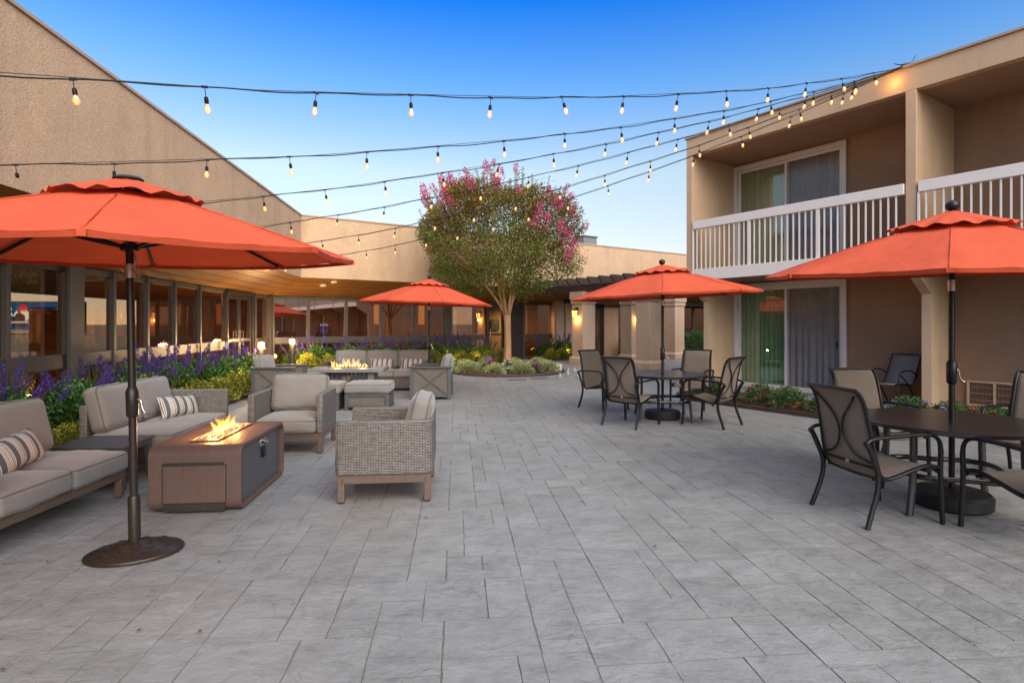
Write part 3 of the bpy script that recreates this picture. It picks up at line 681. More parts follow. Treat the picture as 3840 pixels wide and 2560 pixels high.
def lounge(name, W, D, arms, nc, label, cat, group=None, seed=0):
    t = empty(name, (0,0,0), 0, label, cat, group); th = .075
    ubody(W,D,th,.235,.685,arms).build('woven_body', M['wick'], t, .014)
    hw, hd = W/2, D/2
    f = MB().box(-hw+.012,hw-.012,-hd+.015,-hd+.055,.165,.234).box(-hw+.012,hw-.012,hd-.06,hd-.02,.165,.234).box(-hw+.012,-hw+.052,-hd+.055,hd-.06,.165,.234).box(hw-.052,hw-.012,-hd+.055,hd-.06,.165,.234)
    f.build('frame', M['taupemetal'], t, .004)
    MB().box(-hw+.055,hw-.055,-hd+.06,hd-.065,.19,.232).build('seat_deck', M['wick'], t)
    for sx in (-1,1):
        for sy in (-1,1):
            cx, cy = sx*(hw-.04), sy*(hd-.045)
            lg = MB().box(cx-.028,cx+.028,cy-.028,cy+.028,.012,.166).build('leg', M['taupemetal'], t, .005)
            MB().lathe([(.018,.0),(.018,.013)],8,(cx,cy)).build('foot', M['rubber'], lg)
    xl = -hw+(th+.008 if arms[0] else .0); xr = hw-(th+.008 if arms[1] else .0); w = (xr-xl)/nc
    for k in range(nc):
        seat_cushion(xl+k*w+.003,xl+(k+1)*w-.003,-hd-.02,hd-th-.02,.238,.40,t,seed+k)
        back_cushion(xl+k*w+.012,xl+(k+1)*w-.012,hd-th-.03,.40,.44,.17,13,t,seed+9+k)
    return t
a1 = lounge('wicker_armchair', .84,.80,(True,True),1,'grey wicker armchair seen from the front behind the brown fire table','armchair','wicker armchairs at the brown fire table',1)
place(a1,(-2.63,6.86,0),PHI)
a2 = copy_tree(a1); place(a2,(-1.105,5.13,0),PHI-R(90),'grey wicker armchair showing its woven side and turned towards the brown fire table')
s1 = lounge('wicker_sofa', 1.40,.86,(True,False),2,'grey wicker loveseat nearest the viewer with a striped pillow and open far end','sofa','wicker loveseats along the flower bed',20)
place(s1,(-3.745,4.205,0),R(90)+R(2))
s2 = lounge('wicker_sofa', 1.42,.86,(False,True),2,'grey wicker loveseat beyond the slatted side table with woven arm at its far end','sofa','wicker loveseats along the flower bed',30)
place(s2,(-3.90,6.32,0),R(90)+PHI*.8)
# lumbar pillows
def pillow(name, a, h, t, label, loc, rot, group='striped lumbar pillows', seed=0):
    mb = MB(); n = 22; m = 12; vs = []; fs = []
    for sgn in (1,-1):
        o = len(vs)
        for i in range(n+1):
            for j in range(m+1):
                x = -1+2*i/n; z = -1+2*j/m
                th = max(0,(1-abs(x)**2.6)*(1-abs(z)**2.4))**.55
                px = a*x*(1-.05*(1-z*z)*abs(x)**3); pz = h*z*(1-.10*(1-x*x)*0-.06*(1-abs(x))*abs(z)**3)
                vs.append((px, -sgn*t*th+.004*math.sin(x*9+seed)*th, pz+.006*math.sin(x*5+seed)))
        for i in range(n):
            for j in range(m):
                q = (o+i*(m+1)+j, o+(i+1)*(m+1)+j, o+(i+1)*(m+1)+j+1, o+i*(m+1)+j+1); fs.append(q if sgn > 0 else q[::-1])
    mb.add(vs,fs); o = mb.build(name, M['stripe'], smooth=180)
    o.location = loc; o.rotation_euler = rot; return tag(o,label,'pillow',group)
def on(base, x, y, z): return base.matrix_basis @ Vector((x,y,z))
bpy.context.view_layer.update()
def put_pillow(base, x, y, z, lean, yaw, label, a=.25, h=.115, t=.075, roll=0, seed=0):
    p = on(base,x,y,z); return pillow('lumbar_pillow',a,h,t,label,p,(R(-lean),R(roll),base.rotation_euler[2]+R(yaw)),seed=seed)
put_pillow(s1,.02,-.02,.535,24,6,'striped lumbar pillow lying on the loveseat nearest the viewer',.27,.13,.085,-6,1)
put_pillow(s2,.29,-.03,.53,24,-20,'striped lumbar pillow leaning on the loveseat behind the dark umbrella pole',.26,.13,.085,4,2)

# ---------------------------------------------------------------- fire tables
def flames(parent, n, L_, base, hmax, seed, wide=.026):
    rs = random.Random(seed)
    mb = MB()
    for k in range(n):
        x = -L_/2+L_*(k+.5)/n+rs.uniform(-.02,.02); h = hmax*rs.uniform(.35,1)*(1-.35*abs(2*x/L_)); y = rs.uniform(-.03,.03); w_ = wide*rs.uniform(.6,1.1); ph = rs.uniform(0,6)
        pts = []; tp = []
        for i in range(9):
            f = i/8; pts.append((x+.03*math.sin(f*4+ph)*f, y+.02*math.cos(f*5+ph)*f, base+h*f)); tp.append(max(.03,math.sin(math.pi*min(1,.18+.82*f))**.8*(1-.25*f)) if f < 1 else .02)
        mb.tube(pts,w_,8,taper=tp)
    return mb.build('flame', M['flame'], parent, smooth=180)
fp = empty('fire_table',(-2.56,5.03,0),PHI,'brown waterfall fire table with rounded corners and burning gas tray','fire table')
Wp,Lp_,Hp = .70,1.14,.53
def rrect(y0,y1,z0,z1,r,n=8):
    P = []
    for cy,cz,a in ((y1-r,z1-r,0),(y0+r,z1-r,90),(y0+r,z0+r,180),(y1-r,z0+r,270)):
        for i in range(n+1): t = R(a+90*i/n); P.append((cy+r*math.cos(t),cz+r*math.sin(t)))
    return P
def ring_x(mb, out, inn, x0, x1):
    n = len(out); vs = [(x0,*p) for p in out]+[(x0,*p) for p in inn]+[(x1,*p) for p in out]+[(x1,*p) for p in inn]
    fs = []
    for i in range(n):
        j = (i+1)%n
        fs += [(i,n+i,n+j,j),(2*n+i,2*n+j,3*n+j,3*n+i),(i,j,2*n+j,2*n+i),(n+i,3*n+i,3*n+j,n+j)]
    return mb.add(vs,fs)
# shell with an opening for the tray: build as ring, tray is a raised insert
sh = MB(); ring_x(sh, rrect(-Lp_/2,Lp_/2,.012,Hp,.085), rrect(-Lp_/2+.035,Lp_/2-.035,.047,Hp-.03,.055), -Wp/2, Wp/2)
shell = sh.build('shell', M['pitbrown'], fp, .006)
for sx in (-1,1):
    MB().prism_ax(rrect(-Lp_/2+.034,Lp_/2-.034,.046,Hp-.029,.056),0,sx*(Wp/2-.045)-.006,sx*(Wp/2-.045)+.006).build('side_panel', M['pitgrey'], fp)
ctl = MB().box(Wp/2-.038,Wp/2-.03,-.02,.13,.405,.465).build('control_panel', M['steel'], fp, .003)
MB().tube([(Wp/2-.03,.06,.435),(Wp/2+.005,.06,.435)],.02,12).build('knob', M['steel'], ctl)
MB().tube([(Wp/2-.03,.015,.435),(Wp/2-.012,.015,.435)],.012,10).build('igniter_button', M['black'], ctl)
MB().box(Wp/2-.038,Wp/2-.012,.02,.085,.30,.385).build('tag', M['black'], fp, .004)
MB().box(-.243,.243,-Lp_/2-.003,-Lp_/2+.01,.078,.383).build('door_gap', M['darkframe'], fp)
dr = MB().box(-.235,.235,-Lp_/2-.006,-Lp_/2+.01,.085,.375).build('door', M['pitbrown'], fp, .003)
MB().box(-.24,.225,-Lp_/2-.0035,-Lp_/2+.01,.384,.402).build('finger_slot', M['darkframe'], fp)
MB().box(-.232,.232,-Lp_/2-.003,-Lp_/2+.02,.02,.076).build('plinth', M['darkframe'], fp)
tr = MB().box(-.11,-.095,-.40,.40,Hp+.0005,Hp+.014).box(.095,.11,-.40,.40,Hp+.0005,Hp+.014).box(-.095,.095,-.40,-.385,Hp+.0005,Hp+.014).box(-.095,.095,.385,.40,Hp+.0005,Hp+.014)
tray = tr.build('burner_tray', mat('copper_tray',(.45,.20,.10),.35,metal=.6), fp, .003)
MB().box(-.096,.096,-.386,.386,Hp+.0006,Hp+.003).build('tray_bed', M['darkframe'], tray)
rs = random.Random(5); gl = MB()
for k in range(420):
    x,y = rs.uniform(-.088,.088), rs.uniform(-.378,.378); s_ = rs.uniform(.006,.012); z = Hp+.006+rs.uniform(0,.012)
    o = [Vector((rs.uniform(-1,1),rs.uniform(-1,1),rs.uniform(-1,1)))*s_+Vector((x,y,z)) for _ in range(4)]; gl.add(o,[(0,1,2),(0,2,3),(0,3,1),(1,3,2)])
g = gl.build('fire_glass', mat('fire_glass',(.5,.42,.36),.12,spec=.8,var=.3), tray, smooth=0)
g['kind'] = 'stuff'
fl = flames(fp,11,.40,Hp+.008,.17,4); fl.rotation_euler = (0,0,R(90))
for y in (-.2,.2): point_light('fire_light',(0,y,Hp+.09),5,(1,.45,.12),.05,fp)

# mid fire table: slab top on slatted panels
fq = empty('fire_table',(-3.17,11.05,0),PHI*.6,'grey slab fire table with slatted dark base and a row of flames','fire table')
MB().box(-.71,.71,-.36,.36,.565,.635).build('tabletop', M['greytop'], fq, .008)
for sx in (-1,1):
    MB().hexa([(sx*.50-.05,-.26,.0),(sx*.50+.05,-.26,.0),(sx*.50+.05,.26,.0),(sx*.50-.05,.26,.0),(sx*.44-.06,-.24,.564),(sx*.44+.06,-.24,.564),(sx*.44+.06,.24,.564),(sx*.44-.06,.24,.564)]).build('end_panel', M['greytop'], fq, .006)

sp = MB()
for k in range(10):
    x = -.36+k*.08; sp.box(x-.033,x+.033,-.20,-.18,.03,.56).box(x-.033,x+.033,.18,.20,.03,.56)
sp.build('slat_panel', M['charcoal2'], fq, .003)
MB().box(-.42,.42,-.17,.17,.04,.3).build('gas_box', M['darkframe'], fq)
cp = MB().box(-.10,.06,-.222,-.203,.36,.50).build('control_panel', mat('bronze_plate',(.3,.2,.13),.35,metal=.7), fq, .004)
for x in (-.055,.015): MB().tube([(x,-.222,.43),(x,-.25,.43)],.016,10).build('knob', M['steel'], cp)
MB().box(-.42,.42,-.09,.09,.636,.645).build('burner_tray', M['darkframe'], fq)
flames(fq,17,.68,.64,.20,8,.022)
for x in (-.25,.25): point_light('fire_light',(x,0,.75),4,(1,.45,.12),.05,fq)

# ---------------------------------------------------------------- cross-braced lounge set
def xchair(name, W, D, nc, label, cat, group=None, seed=0):
    t = empty(name,(0,0,0),0,label,cat,group); hw, hd = W/2, D/2; z1 = .645
    for sx in (-1,1):
        x0, x1 = (sx*(hw-.06), sx*hw) if sx > 0 else (sx*hw, sx*(hw-.06))
        for sy in (-1,1):
            y0 = -hd if sy < 0 else hd-.065
            MB().box(x0,x1,y0,y0+.065,.0,z1-.025).build('leg', M['charcoal'], t, .005)
        MB().box(x0-.02,x1+.02,-hd-.03,hd+.03,z1-.024,z1+.008).build('armrest', M['charcoal'], t, .006)
        pn = MB().box(x0+.018,x1-.018,-hd+.066,hd-.066,.085,z1-.026).build('side_panel', M['wick2'], t)
        br = MB(); xo = sx*(hw-.008)
        br.box(min(xo-.012,xo+.006),max(xo-.012,xo+.006),-hd+.066,hd-.066,.05,.085)
        br.build('rail', M['charcoal'], t, .003)
        for s2 in (1,-1):
            xx = sx*(hw-.012)+(.002*s2)
            MB().bar((xx,-hd+.075,.095 if s2 > 0 else z1-.035),(xx,hd-.075,z1-.035 if s2 > 0 else .095),.03,.02,(1,0,0)).build('brace', M['charcoal'], t, .002)
    MB().box(-hw+.061,hw-.061,-hd+.02,-hd+.045,.09,.27).build('front_panel', M['wick2'], t)
    MB().box(-hw+.061,hw-.061,-hd+.012,-hd+.052,.05,.088).box(-hw+.061,hw-.061,-hd+.012,-hd+.052,.271,.295).build('front_rail', M['charcoal'], t, .003)
    MB().box(-hw+.061,hw-.061,hd-.05,hd-.025,.09,.62).build('back_panel', M['wick2'], t)
    xl, xr = -hw+.066, hw-.066; w = (xr-xl)/nc
    for k in range(nc):
        seat_cushion(xl+k*w+.003,xl+(k+1)*w-.003,-hd-.015,hd-.06,.297,.445,t,seed+k)
        back_cushion(xl+k*w+.006,xl+(k+1)*w-.006,hd-.055,.44,.40,.17,12,t,seed+5+k,.04)
    return t
x1 = xchair('club_chair',.84,.80,1,'dark framed club chair with crossed side braces near the bollard light','armchair','cross braced club chairs',40)
place(x1,(-4.62,11.28,0),R(90)+PHI*.5)
x2 = copy_tree(x1); place(x2,(-1.62,11.5,0),R(-90)+PHI*.5,'dark framed club chair with crossed side braces nearest the round planter')
x3 = xchair('three_seat_sofa',2.30,.84,3,'three seat sofa with dark frame and three striped pillows facing the grey fire table','sofa',None,60)
place(x3,(-3.02,12.95,0),PHI*.5)
bpy.context.view_layer.update()
for k,(x,lb) in enumerate(((-.66,'striped lumbar pillow at the left end of the three seat sofa'),(.05,'striped lumbar pillow in the middle of the three seat sofa'),(.74,'striped lumbar pillow on the three seat sofa beside the club chair near the planter'))):
    put_pillow(x3,x,-.06,.575,20,0,lb,.26,.125,.07,2,k)
def ottoman(label):
    t = empty('ottoman',(0,0,0),0,label,'ottoman','ottomans before the grey fire table'); hw,hd = .375,.31
    for sx in (-1,1):
        for sy in (-1,1):
            cx, cy = sx*(hw-.03), sy*(hd-.03); MB().box(cx-.03,cx+.03,cy-.03,cy+.03,0,.285).build('leg', M['charcoal'], t, .004)
    f = MB()
    for sy in (-1,1): f.box(-hw+.061,hw-.061,sy*(hd-.03)-.022,sy*(hd-.03)+.022,.235,.285).box(-hw+.061,hw-.061,sy*(hd-.03)-.022,sy*(hd-.03)+.022,.05,.085)
    for sx in (-1,1): f.box(sx*(hw-.03)-.022,sx*(hw-.03)+.022,-hd+.061,hd-.061,.235,.285).box(sx*(hw-.03)-.022,sx*(hw-.03)+.022,-hd+.061,hd-.061,.05,.085)
    f.build('frame', M['charcoal'], t, .003)
    p = MB().box(-hw+.061,hw-.061,-hd+.025,-hd+.035,.086,.234).box(-hw+.061,hw-.061,hd-.035,hd-.025,.086,.234).box(-hw+.025,-hw+.035,-hd+.061,hd-.061,.086,.234).box(hw-.035,hw-.025,-hd+.061,hd-.061,.086,.234)
    p.build('woven_panel', M['wick2'], t)
    seat_cushion(-hw-.01,hw+.01,-hd-.01,hd+.01,.288,.455,t,77); return t
o1 = ottoman('square cushioned ottoman in full view before the grey fire table'); place(o1,(-2.52,10.05,0),PHI*.6)
o2 = copy_tree(o1); place(o2,(-3.36,9.98,0),PHI*.6,'square cushioned ottoman half hidden behind the front facing wicker armchair')

# slatted side table between the loveseats
st = empty('side_table',(-3.80,5.30,0),PHI,'charcoal slatted side table between the two wicker loveseats','side table')
sl_ = MB()
for k in range(5): y = -.27+.108*k; sl_.box(-.30,.30,y,y+.1,.375,.40)
sl_.build('tabletop', M['charcoal2'], st, .004)
MB().box(-.28,.28,-.25,-.215,.325,.374).box(-.28,.28,.215,.25,.325,.374).box(-.28,-.245,-.214,.214,.325,.374).box(.245,.28,-.214,.214,.325,.374).build('apron', M['charcoal2'], st, .003)
for sx in (-1,1):
    for sy in (-1,1):
        a = Vector((sx*.25,sy*.22,.324)); b = Vector((sx*.275,sy*.245,0))
        h = .026; MB().hexa([(b.x-h,b.y-h,0),(b.x+h,b.y-h,0),(b.x+h,b.y+h,0),(b.x-h,b.y+h,0),(a.x-h,a.y-h,a.z),(a.x+h,a.y-h,a.z),(a.x+h,a.y+h,a.z),(a.x-h,a.y+h,a.z)]).build('leg', M['charcoal2'], st, .004)
MB().box(-.22,.22,-.20,.20,.10,.12).build('shelf', M['charcoal2'], st, .003)

# ---------------------------------------------------------------- dining sets
def dining_chair(label, group):
    t = empty('sling_chair',(0,0,0),0,label,'chair',group)
    prof = [(-.285,.385),(-.25,.425),(-.18,.432),(-.05,.40),(.08,.362),(.16,.35),(.215,.385),(.25,.50),(.28,.66),(.31,.80),(.335,.90),(.37,.97),(.41,1.005)]
    pth = smooth_path([(0,y,z) for y,z in prof],4)
    fr = MB()
    for sx in (-1,1):
        fr.tube([(sx*(.262-.02*max(0,(p.z-.5))/.5),p.y,p.z) for p in pth],.019,8,.015)
    fr.tube([(-.245,.408,1.003),(0,.418,1.008),(.245,.408,1.003)],.019,8,.014)
    fr.tube([(-.262,-.20,.395),(0,-.20,.385),(.262,-.20,.395)],.013,8)
    fr.tube([(-.262,.18,.345),(0,.19,.335),(.262,.18,.345)],.013,8)
    f = fr.build('frame', M['black'], t, smooth=60)
    def yb(z):  # back surface y at height z
        for i in range(len(prof)-1):
            (y0,z0),(y1,z1) = prof[i],prof[i+1]
            if i >= 6 and z0 <= z <= z1: return y0+(y1-y0)*(z-z0)/(z1-z0)
        return .36
    ar = MB()
    for sx in (-1,1):
        pts = smooth_path([(sx*.205,yb(.955)+.024,.955),(sx*.12,yb(.85)+.03,.87),(sx*.045,yb(.77)+.032,.78),(sx*.016,yb(.68)+.034,.68),(sx*.045,yb(.59)+.032,.58),(sx*.12,yb(.5)+.03,.50),(sx*.225,yb(.455)+.02,.465)],5)
        ar.tube(pts,.0085,6)
    ar.build('back_scroll', M['black'], t, smooth=60)
    cb = MB().tube([(-.25,yb(.43)+.02,.43),(0,yb(.43)+.026,.428),(.25,yb(.43)+.02,.43)],.016,6,.008).build('back_bar', M['black'], t)
    MB().box(-.02,.015,yb(.43)+.031,yb(.43)+.036,.418,.44).build('tag', M['white'], cb)
    sg = MB(); vs = []; fs = []; n = 10
    pp = pth
    for p in pp:
        hw_ = .25-.02*max(0,(p.z-.5))/.5
        for j in range(n+1):
            x = -1+2*j/n; sag = .012*(1-x*x); vs.append((x*hw_, p.y-(sag*0 if p.z < .45 else -sag), p.z-(sag if p.z < .45 else 0)))
    m = len(pp)
    for i in range(m-1):
        for j in range(n): fs.append((i*(n+1)+j,i*(n+1)+j+1,(i+1)*(n+1)+j+1,(i+1)*(n+1)+j))
    sg.add(vs,fs); so_ = sg.build('sling', M['sling'], t, smooth=180)
    sd_ = so_.modifiers.new('thick','SOLIDIFY'); sd_.thickness = .004
    for sx in (-1,1):
        x = sx*.29
        p = smooth_path([(x,.355,.625),(x,.30,.655),(x,.15,.665),(x,-.05,.672),(x,-.19,.668),(x,-.26,.635),(x,-.283,.56),(x,-.28,.42),(x,-.285,.25),(x,-.30,.0)],5)
        k = 5*5
        MB().tube(p[:k+6],.019,8,.014).build('armrest', M['black'], t, smooth=60)
        MB().tube(p[k+5:],.017,8,.02).build('leg', M['black'], t, smooth=60)
        MB().tube(smooth_path([(x,.36,.632),(x,.325,.58),(x*.99,.275,.47),(x*.96,.245,.37),(x*.96,.255,.25),(x*.97,.30,.12),(x,.345,0)],5),.017,8,.021).build('leg', M['black'], t, smooth=60)
        MB().tube([(sx*.262,-.20,.43),(x,-.272,.43)],.012,6).build('bracket', M['black'], t)
    return t
def dining_table(label, loc, rz):
    t = empty('round_patio_table',loc,rz,label,'table','round patio tables'); Rt = .67; zt = .705
    MB().lathe([(Rt-.055,zt-.022),(Rt-.012,zt-.034),(Rt,zt-.022),(Rt,zt-.006),(Rt-.012,zt+.001),(Rt-.055,zt+.001)],56).build('rim', M['tablemetal'], t, smooth=50)
    sl2 = MB(); n = 13; w_ = 2*(Rt-.056)/n
    for k in range(n):
        x0 = -(Rt-.056)+k*w_+.0085; x1 = x0+w_-.017; xm = max(abs(x0),abs(x1)); r_ = Rt-.057
        y0 = math.sqrt(max(0,r_*r_-x0*x0)); y1 = math.sqrt(max(0,r_*r_-x1*x1))
        sl2.hexa([(x0,-y0,zt-.018),(x1,-y1,zt-.018),(x1,y1,zt-.018),(x0,y0,zt-.018),(x0,-y0,zt),(x1,-y1,zt),(x1,y1,zt),(x0,y0,zt)])
    sl2.build('tabletop', M['tablemetal'], t, .0085)
    for k in range(4):
        a = R(45+90*k); c, s_ = math.cos(a), math.sin(a)
        MB().tube(smooth_path([(c*.50,s_*.50,zt-.03),(c*.50,s_*.50,.5),(c*.515,s_*.515,.25),(c*.555,s_*.555,0)],4),.028,10,.02).build('leg', M['tablemetal'], t, smooth=60)
    MB().tube([(.42*math.cos(2*math.pi*i/40)*(1+.12*math.cos(4*2*math.pi*i/40+math.pi)),.42*math.sin(2*math.pi*i/40)*(1+.12*math.cos(4*2*math.pi*i/40+math.pi)),.30) for i in range(40)],.012,6,.022,closed=True).build('stretcher', M['tablemetal'], t, smooth=60)
    return t
T1 = Vector((3.60,4.66,0)); T2 = Vector((2.38,8.95,0))
tb1 = dining_table('round slatted black table in the right foreground under an orange umbrella',(0,0,0),0)
tb2 = copy_tree(tb1)
place(tb1,T1,R(71)); place(tb2,T2,R(-8),'round slatted black table beyond, in front of the sliding glass door')
ch = dining_chair('tan sling chair with back to the viewer at the left of the near table','chairs round the patio tables')
def face(fx, fy): return math.atan2(fx, -fy)   # rotation turning -Y to (fx,fy)
spots = [((2.87,4.46),(.98,.18),None),((3.72,5.74),(.10,-.99),'tan sling chair behind the near table facing the viewer'),
 ((3.64,3.92),(-.12,.99),'tan sling chair cut by the right edge on the viewer side of the near table'),((4.98,5.42),(-.87,-.48),'tan sling chair at the far right of the near table mostly out of frame'),
 ((1.77,8.40),(.69,.72),'tan sling chair with scrolled back towards the viewer at the far table'),((1.62,9.98),(.55,-.83),'tan sling chair at the far table standing nearest the pergola pillars'),
 ((3.20,10.08),(-.55,-.84),'tan sling chair at the far table facing the viewer before the guest wing end'),((2.95,8.40),(-.69,.72),'tan sling chair seen sideways at the far table before the sliding glass door')]
for i,(p,f,lb) in enumerate(spots):
    c = ch if i == 0 else copy_tree(ch)
    place(c,(p[0],p[1],0),face(*f),lb)
# lone patio chair in the recess
pc = empty('patio_chair',(6.78,10.12,.035),face(-.93,-.35),'black framed grey sling chair on the covered step beside the column','chair')
prof = [(-.26,.40),(-.1,.41),(.12,.38),(.2,.42),(.30,.66),(.40,.90)]
pp = smooth_path([(0,y,z) for y,z in prof],4); vs = []; fs = []
for p in pp: vs += [(-.25,p.y,p.z),(0,p.y+.01,p.z-.012),(.25,p.y,p.z)]
for i in range(len(pp)-1):
    for j in range(2): fs.append((3*i+j,3*i+j+1,3*i+4+j,3*i+3+j))
o = MB().add(vs,fs).build('sling', M['slingg'], pc, smooth=180); o.modifiers.new('thick','SOLIDIFY').thickness = .005
for sx in (-1,1):
    MB().tube([(sx*.26,p.y,p.z) for p in pp],.012,8).build('frame', M['black'], pc, smooth=60)
    MB().tube(smooth_path([(sx*.28,-.25,0),(sx*.28,-.22,.3),(sx*.28,-.18,.56),(sx*.28,-.08,.63),(sx*.28,.12,.62),(sx*.28,.24,.56),(sx*.27,.27,.5)],5),.012,8).build('armrest', M['black'], pc, smooth=60)
    MB().tube(smooth_path([(sx*.28,-.18,.58),(sx*.27,.05,.38),(sx*.27,.30,0)],5),.012,8).build('leg', M['black'], pc, smooth=60)
MB().tube([(-.27,.12,.37),(.27,.12,.37)],.01,6).tube([(-.26,.40,.90),(.26,.40,.90)],.012,6).build('cross_bar', M['black'], pc)

# ---------------------------------------------------------------- umbrellas
def umbrella(label, Rk, zr, zp, pole_r, finial, base, base_ang, metal='brownmetal', seed=0, crank_z=.98, tilt=(0,0)):
    t = empty('patio_umbrella',(0,0,0),0,label,'umbrella','orange market umbrellas'); rs = random.Random(seed)
    def zz(f): return zp-(zp-zr)*(.92*f+.08*f*f)
    NR, NA = 10, 10
    def surf(r0, r1, lift, scal, name):
        vs = []; fs = []; na = 8*NA
        for i in range(NR+1):
            f = r0+(r1-r0)*i/NR
            for j in range(na):
                a = 2*math.pi*j/na; k = (j%NA)/NA; cc_ = math.cos(math.pi/8)/math.cos((k-.5)*math.pi/4)
                bow = 1-.022*math.sin(math.pi*k)*f
                rr = f*Rk*cc_*bow
                z = zz(f)+lift-.022*math.sin(math.pi*k)*f*(1-f*.6)+.004*math.sin(k*19+i*1.3+seed)*f
                if scal: z += scal*(i/NR)**2*(math.sin(k*2*math.pi*2-1.2))*.5+.0*i; rr *= 1
                vs.append((rr*math.cos(a+base_ang), rr*math.sin(a+base_ang), z))
        for i in range(NR):
            for j in range(na): fs.append((i*na+j,(i+1)*na+j,(i+1)*na+(j+1)%na,i*na+(j+1)%na))
        o = MB().add(vs,fs).build(name, M['orange'], t, smooth=32)
        return o
    cn = surf(.16,1.,0,0,'canopy')
    hem = MB(); na = 8*NA; ring = []
    for j in range(na):
        a = 2*math.pi*j/na; k = (j%NA)/NA; cc_ = math.cos(math.pi/8)/math.cos((k-.5)*math.pi/4); rr = Rk*cc_*(1-.022*math.sin(math.pi*k))
        ring.append((rr*math.cos(a+base_ang), rr*math.sin(a+base_ang), zz(1)-.022*math.sin(math.pi*k)*.4))
    vs = ring+[(x*.992,y*.992,z-.028) for x,y,z in ring]; hem.add(vs,[(j,na+j,na+(j+1)%na,(j+1)%na) for j in range(na)])
    hem.build('hem', M['orange'], cn, smooth=180)
    sm_ = MB()
    for k in range(8):
        a = base_ang+k*math.pi/4; sm_.tube([(math.cos(a)*Rk*f,math.sin(a)*Rk*f,zz(f)+.003) for f in np.linspace(.33,.995,9)],.0045,5)
    sm_.build('seam', M['orange'], cn, smooth=180)
    surf(.03,.32,.05,.026,'vent_flap')
    rzun = zr+.04
    for k in range(8):
        a = base_ang+k*math.pi/4; c, s_ = math.cos(a), math.sin(a)
        rb = MB().bar((c*.05,s_*.05,zz(.03)-.02),(c*Rk*.985,s_*Rk*.985,zz(1)-.016),.016,.022).build('rib', M['black'], t)
        MB().bar((c*.04,s_*.04,rzun),(c*Rk*.50,s_*Rk*.50,zz(.5)-.03),.013,.018).build('strut', M['black'], rb)
        MB().bar((c*Rk*.95,s_*Rk*.95,zz(.95)-.03),(c*Rk*1.0,s_*Rk*1.0,zz(1)-.012),.035,.03).build('pocket', M['orange'], rb)
    MB().lathe([(pole_r+.004,rzun-.03),(.055,rzun-.02),(.055,rzun+.012),(pole_r+.01,rzun+.03)],16).build('runner', M['black'], t)
    z0 = base(t)
    pl = MB().lathe([(pole_r,z0),(pole_r,zp-.02)],16).build('pole', M[metal], t)
    ck = MB().lathe([(pole_r+.001,crank_z-.10),(.036,crank_z-.085),(.038,crank_z+.07),(pole_r+.001,crank_z+.10)],14).build('crank_housing', M[metal], t, smooth=50)
    MB().lathe([(pole_r+.006,rzun-.20),(pole_r+.006,rzun-.11)],14).build('tilt_joint', M['steel'], t)
    MB().tube(smooth_path([(.03,0,crank_z+.02),(.055,0,crank_z+.01),(.065,0,crank_z-.04),(.085,0,crank_z-.075),(.105,0,crank_z-.08)],4),.008,8).build('crank_handle', M['steel'], ck, smooth=60)
    if finial: MB().lathe([(.055,zp+.005),(.05,zp+.022),(.022,zp+.03),(.02,zp+.045),(.042,zp+.06),(.05,zp+.085),(.042,zp+.11),(.02,zp+.125),(.004,zp+.13)],18).build('finial', M['black'], t, smooth=60)
    else: MB().lathe([(.085,zp+.028),(.09,zp+.04),(.07,zp+.055),(.03,zp+.062)],18).build('cap', M['black'], t, smooth=60)
    if tilt[1]:
        d_ = R(tilt[0]); axis = Vector((-math.sin(d_),math.cos(d_),0))
        Mt = Matrix.Translation((0,0,zp-.1))@Matrix.Rotation(R(tilt[1]),4,axis)@Matrix.Translation((0,0,-zp+.1))
        for c in t.children:
            if c.name.split('.')[0] in ('canopy','vent_flap','rib','finial','cap'): c.matrix_basis = Mt
    if not finial:
        MB().box(.05,.075,-.02,-.018,rzun+.06,rzun+.12).build('care_tag', M['white'], t)
        for k in range(10): pass
        pts = [(.035+.012*math.sin(i*.8),-.01,rzun-.05-.014*i) for i in range(10)]+[(.065+.01*math.sin(i*.8),-.01,rzun-.19+.014*i) for i in range(10)]
        MB().tube(pts,.004,5).build('chain', M['steel'], t)
    return t
def cast_base(t):
    prof = [(.282,.0),(.285,.012),(.278,.022),(.255,.026),(.247,.034),(.17,.05),(.09,.068),(.05,.076),(.036,.085)]
    sc = MB().lathe(prof,64,sx=1,sy=.78,rot=R(18))
    for k in range(12):
        a = 2*math.pi*k/12
        for q in range(3):
            r0 = .085+.052*q; pts = []; dr = 1 if (k+q)%2 else -1
            for i in range(12):
                f = i/11; ang = a+dr*(.12+.55*f**1.5*(1-.3*q)); rr = r0+.07*f-.035*f*f*2; h_ = .074-(.074-.034)*(rr-.05)/.2
                x, y = rr*math.cos(ang), .78*rr*math.sin(ang); pts.append((x*math.cos(R(18))-y*math.sin(R(18)), x*math.sin(R(18))+y*math.cos(R(18)), h_))
            sc.tube(pts,.0115,6,taper=[.4+.6*math.sin(math.pi*i/11) for i in range(12)])
    sc.build('base', M['brownmetal'], t, smooth=50)
    MB().lathe([(.036,.07),(.036,.36),(.031,.375)],16).build('pole_sleeve', M['brownmetal'], t)
    return .07
def resin_base(t):
    b = MB().lathe([(.25,.0),(.275,.02),(.278,.10),(.255,.128),(.2,.132),(.06,.14),(.03,.15)],40).build('base', M['rubber'], t, smooth=40)
    return .10
u1 = umbrella('large orange umbrella in the left foreground on an ornate oval cast base',1.445,1.955,2.40,.0235,False,cast_base,R(-63),'brownmetal',1,.985,(-63,2.6))
place(u1,(-2.465,3.70,0),0); u1.rotation_euler = (0,R(-1.0),0)
u2 = umbrella('orange umbrella over the near round table in the right foreground',1.435,1.925,2.38,.022,True,resin_base,R(-128),'black',2,1.10,(-110,3.4)); place(u2,T1+Vector((.02,0,0)),0)
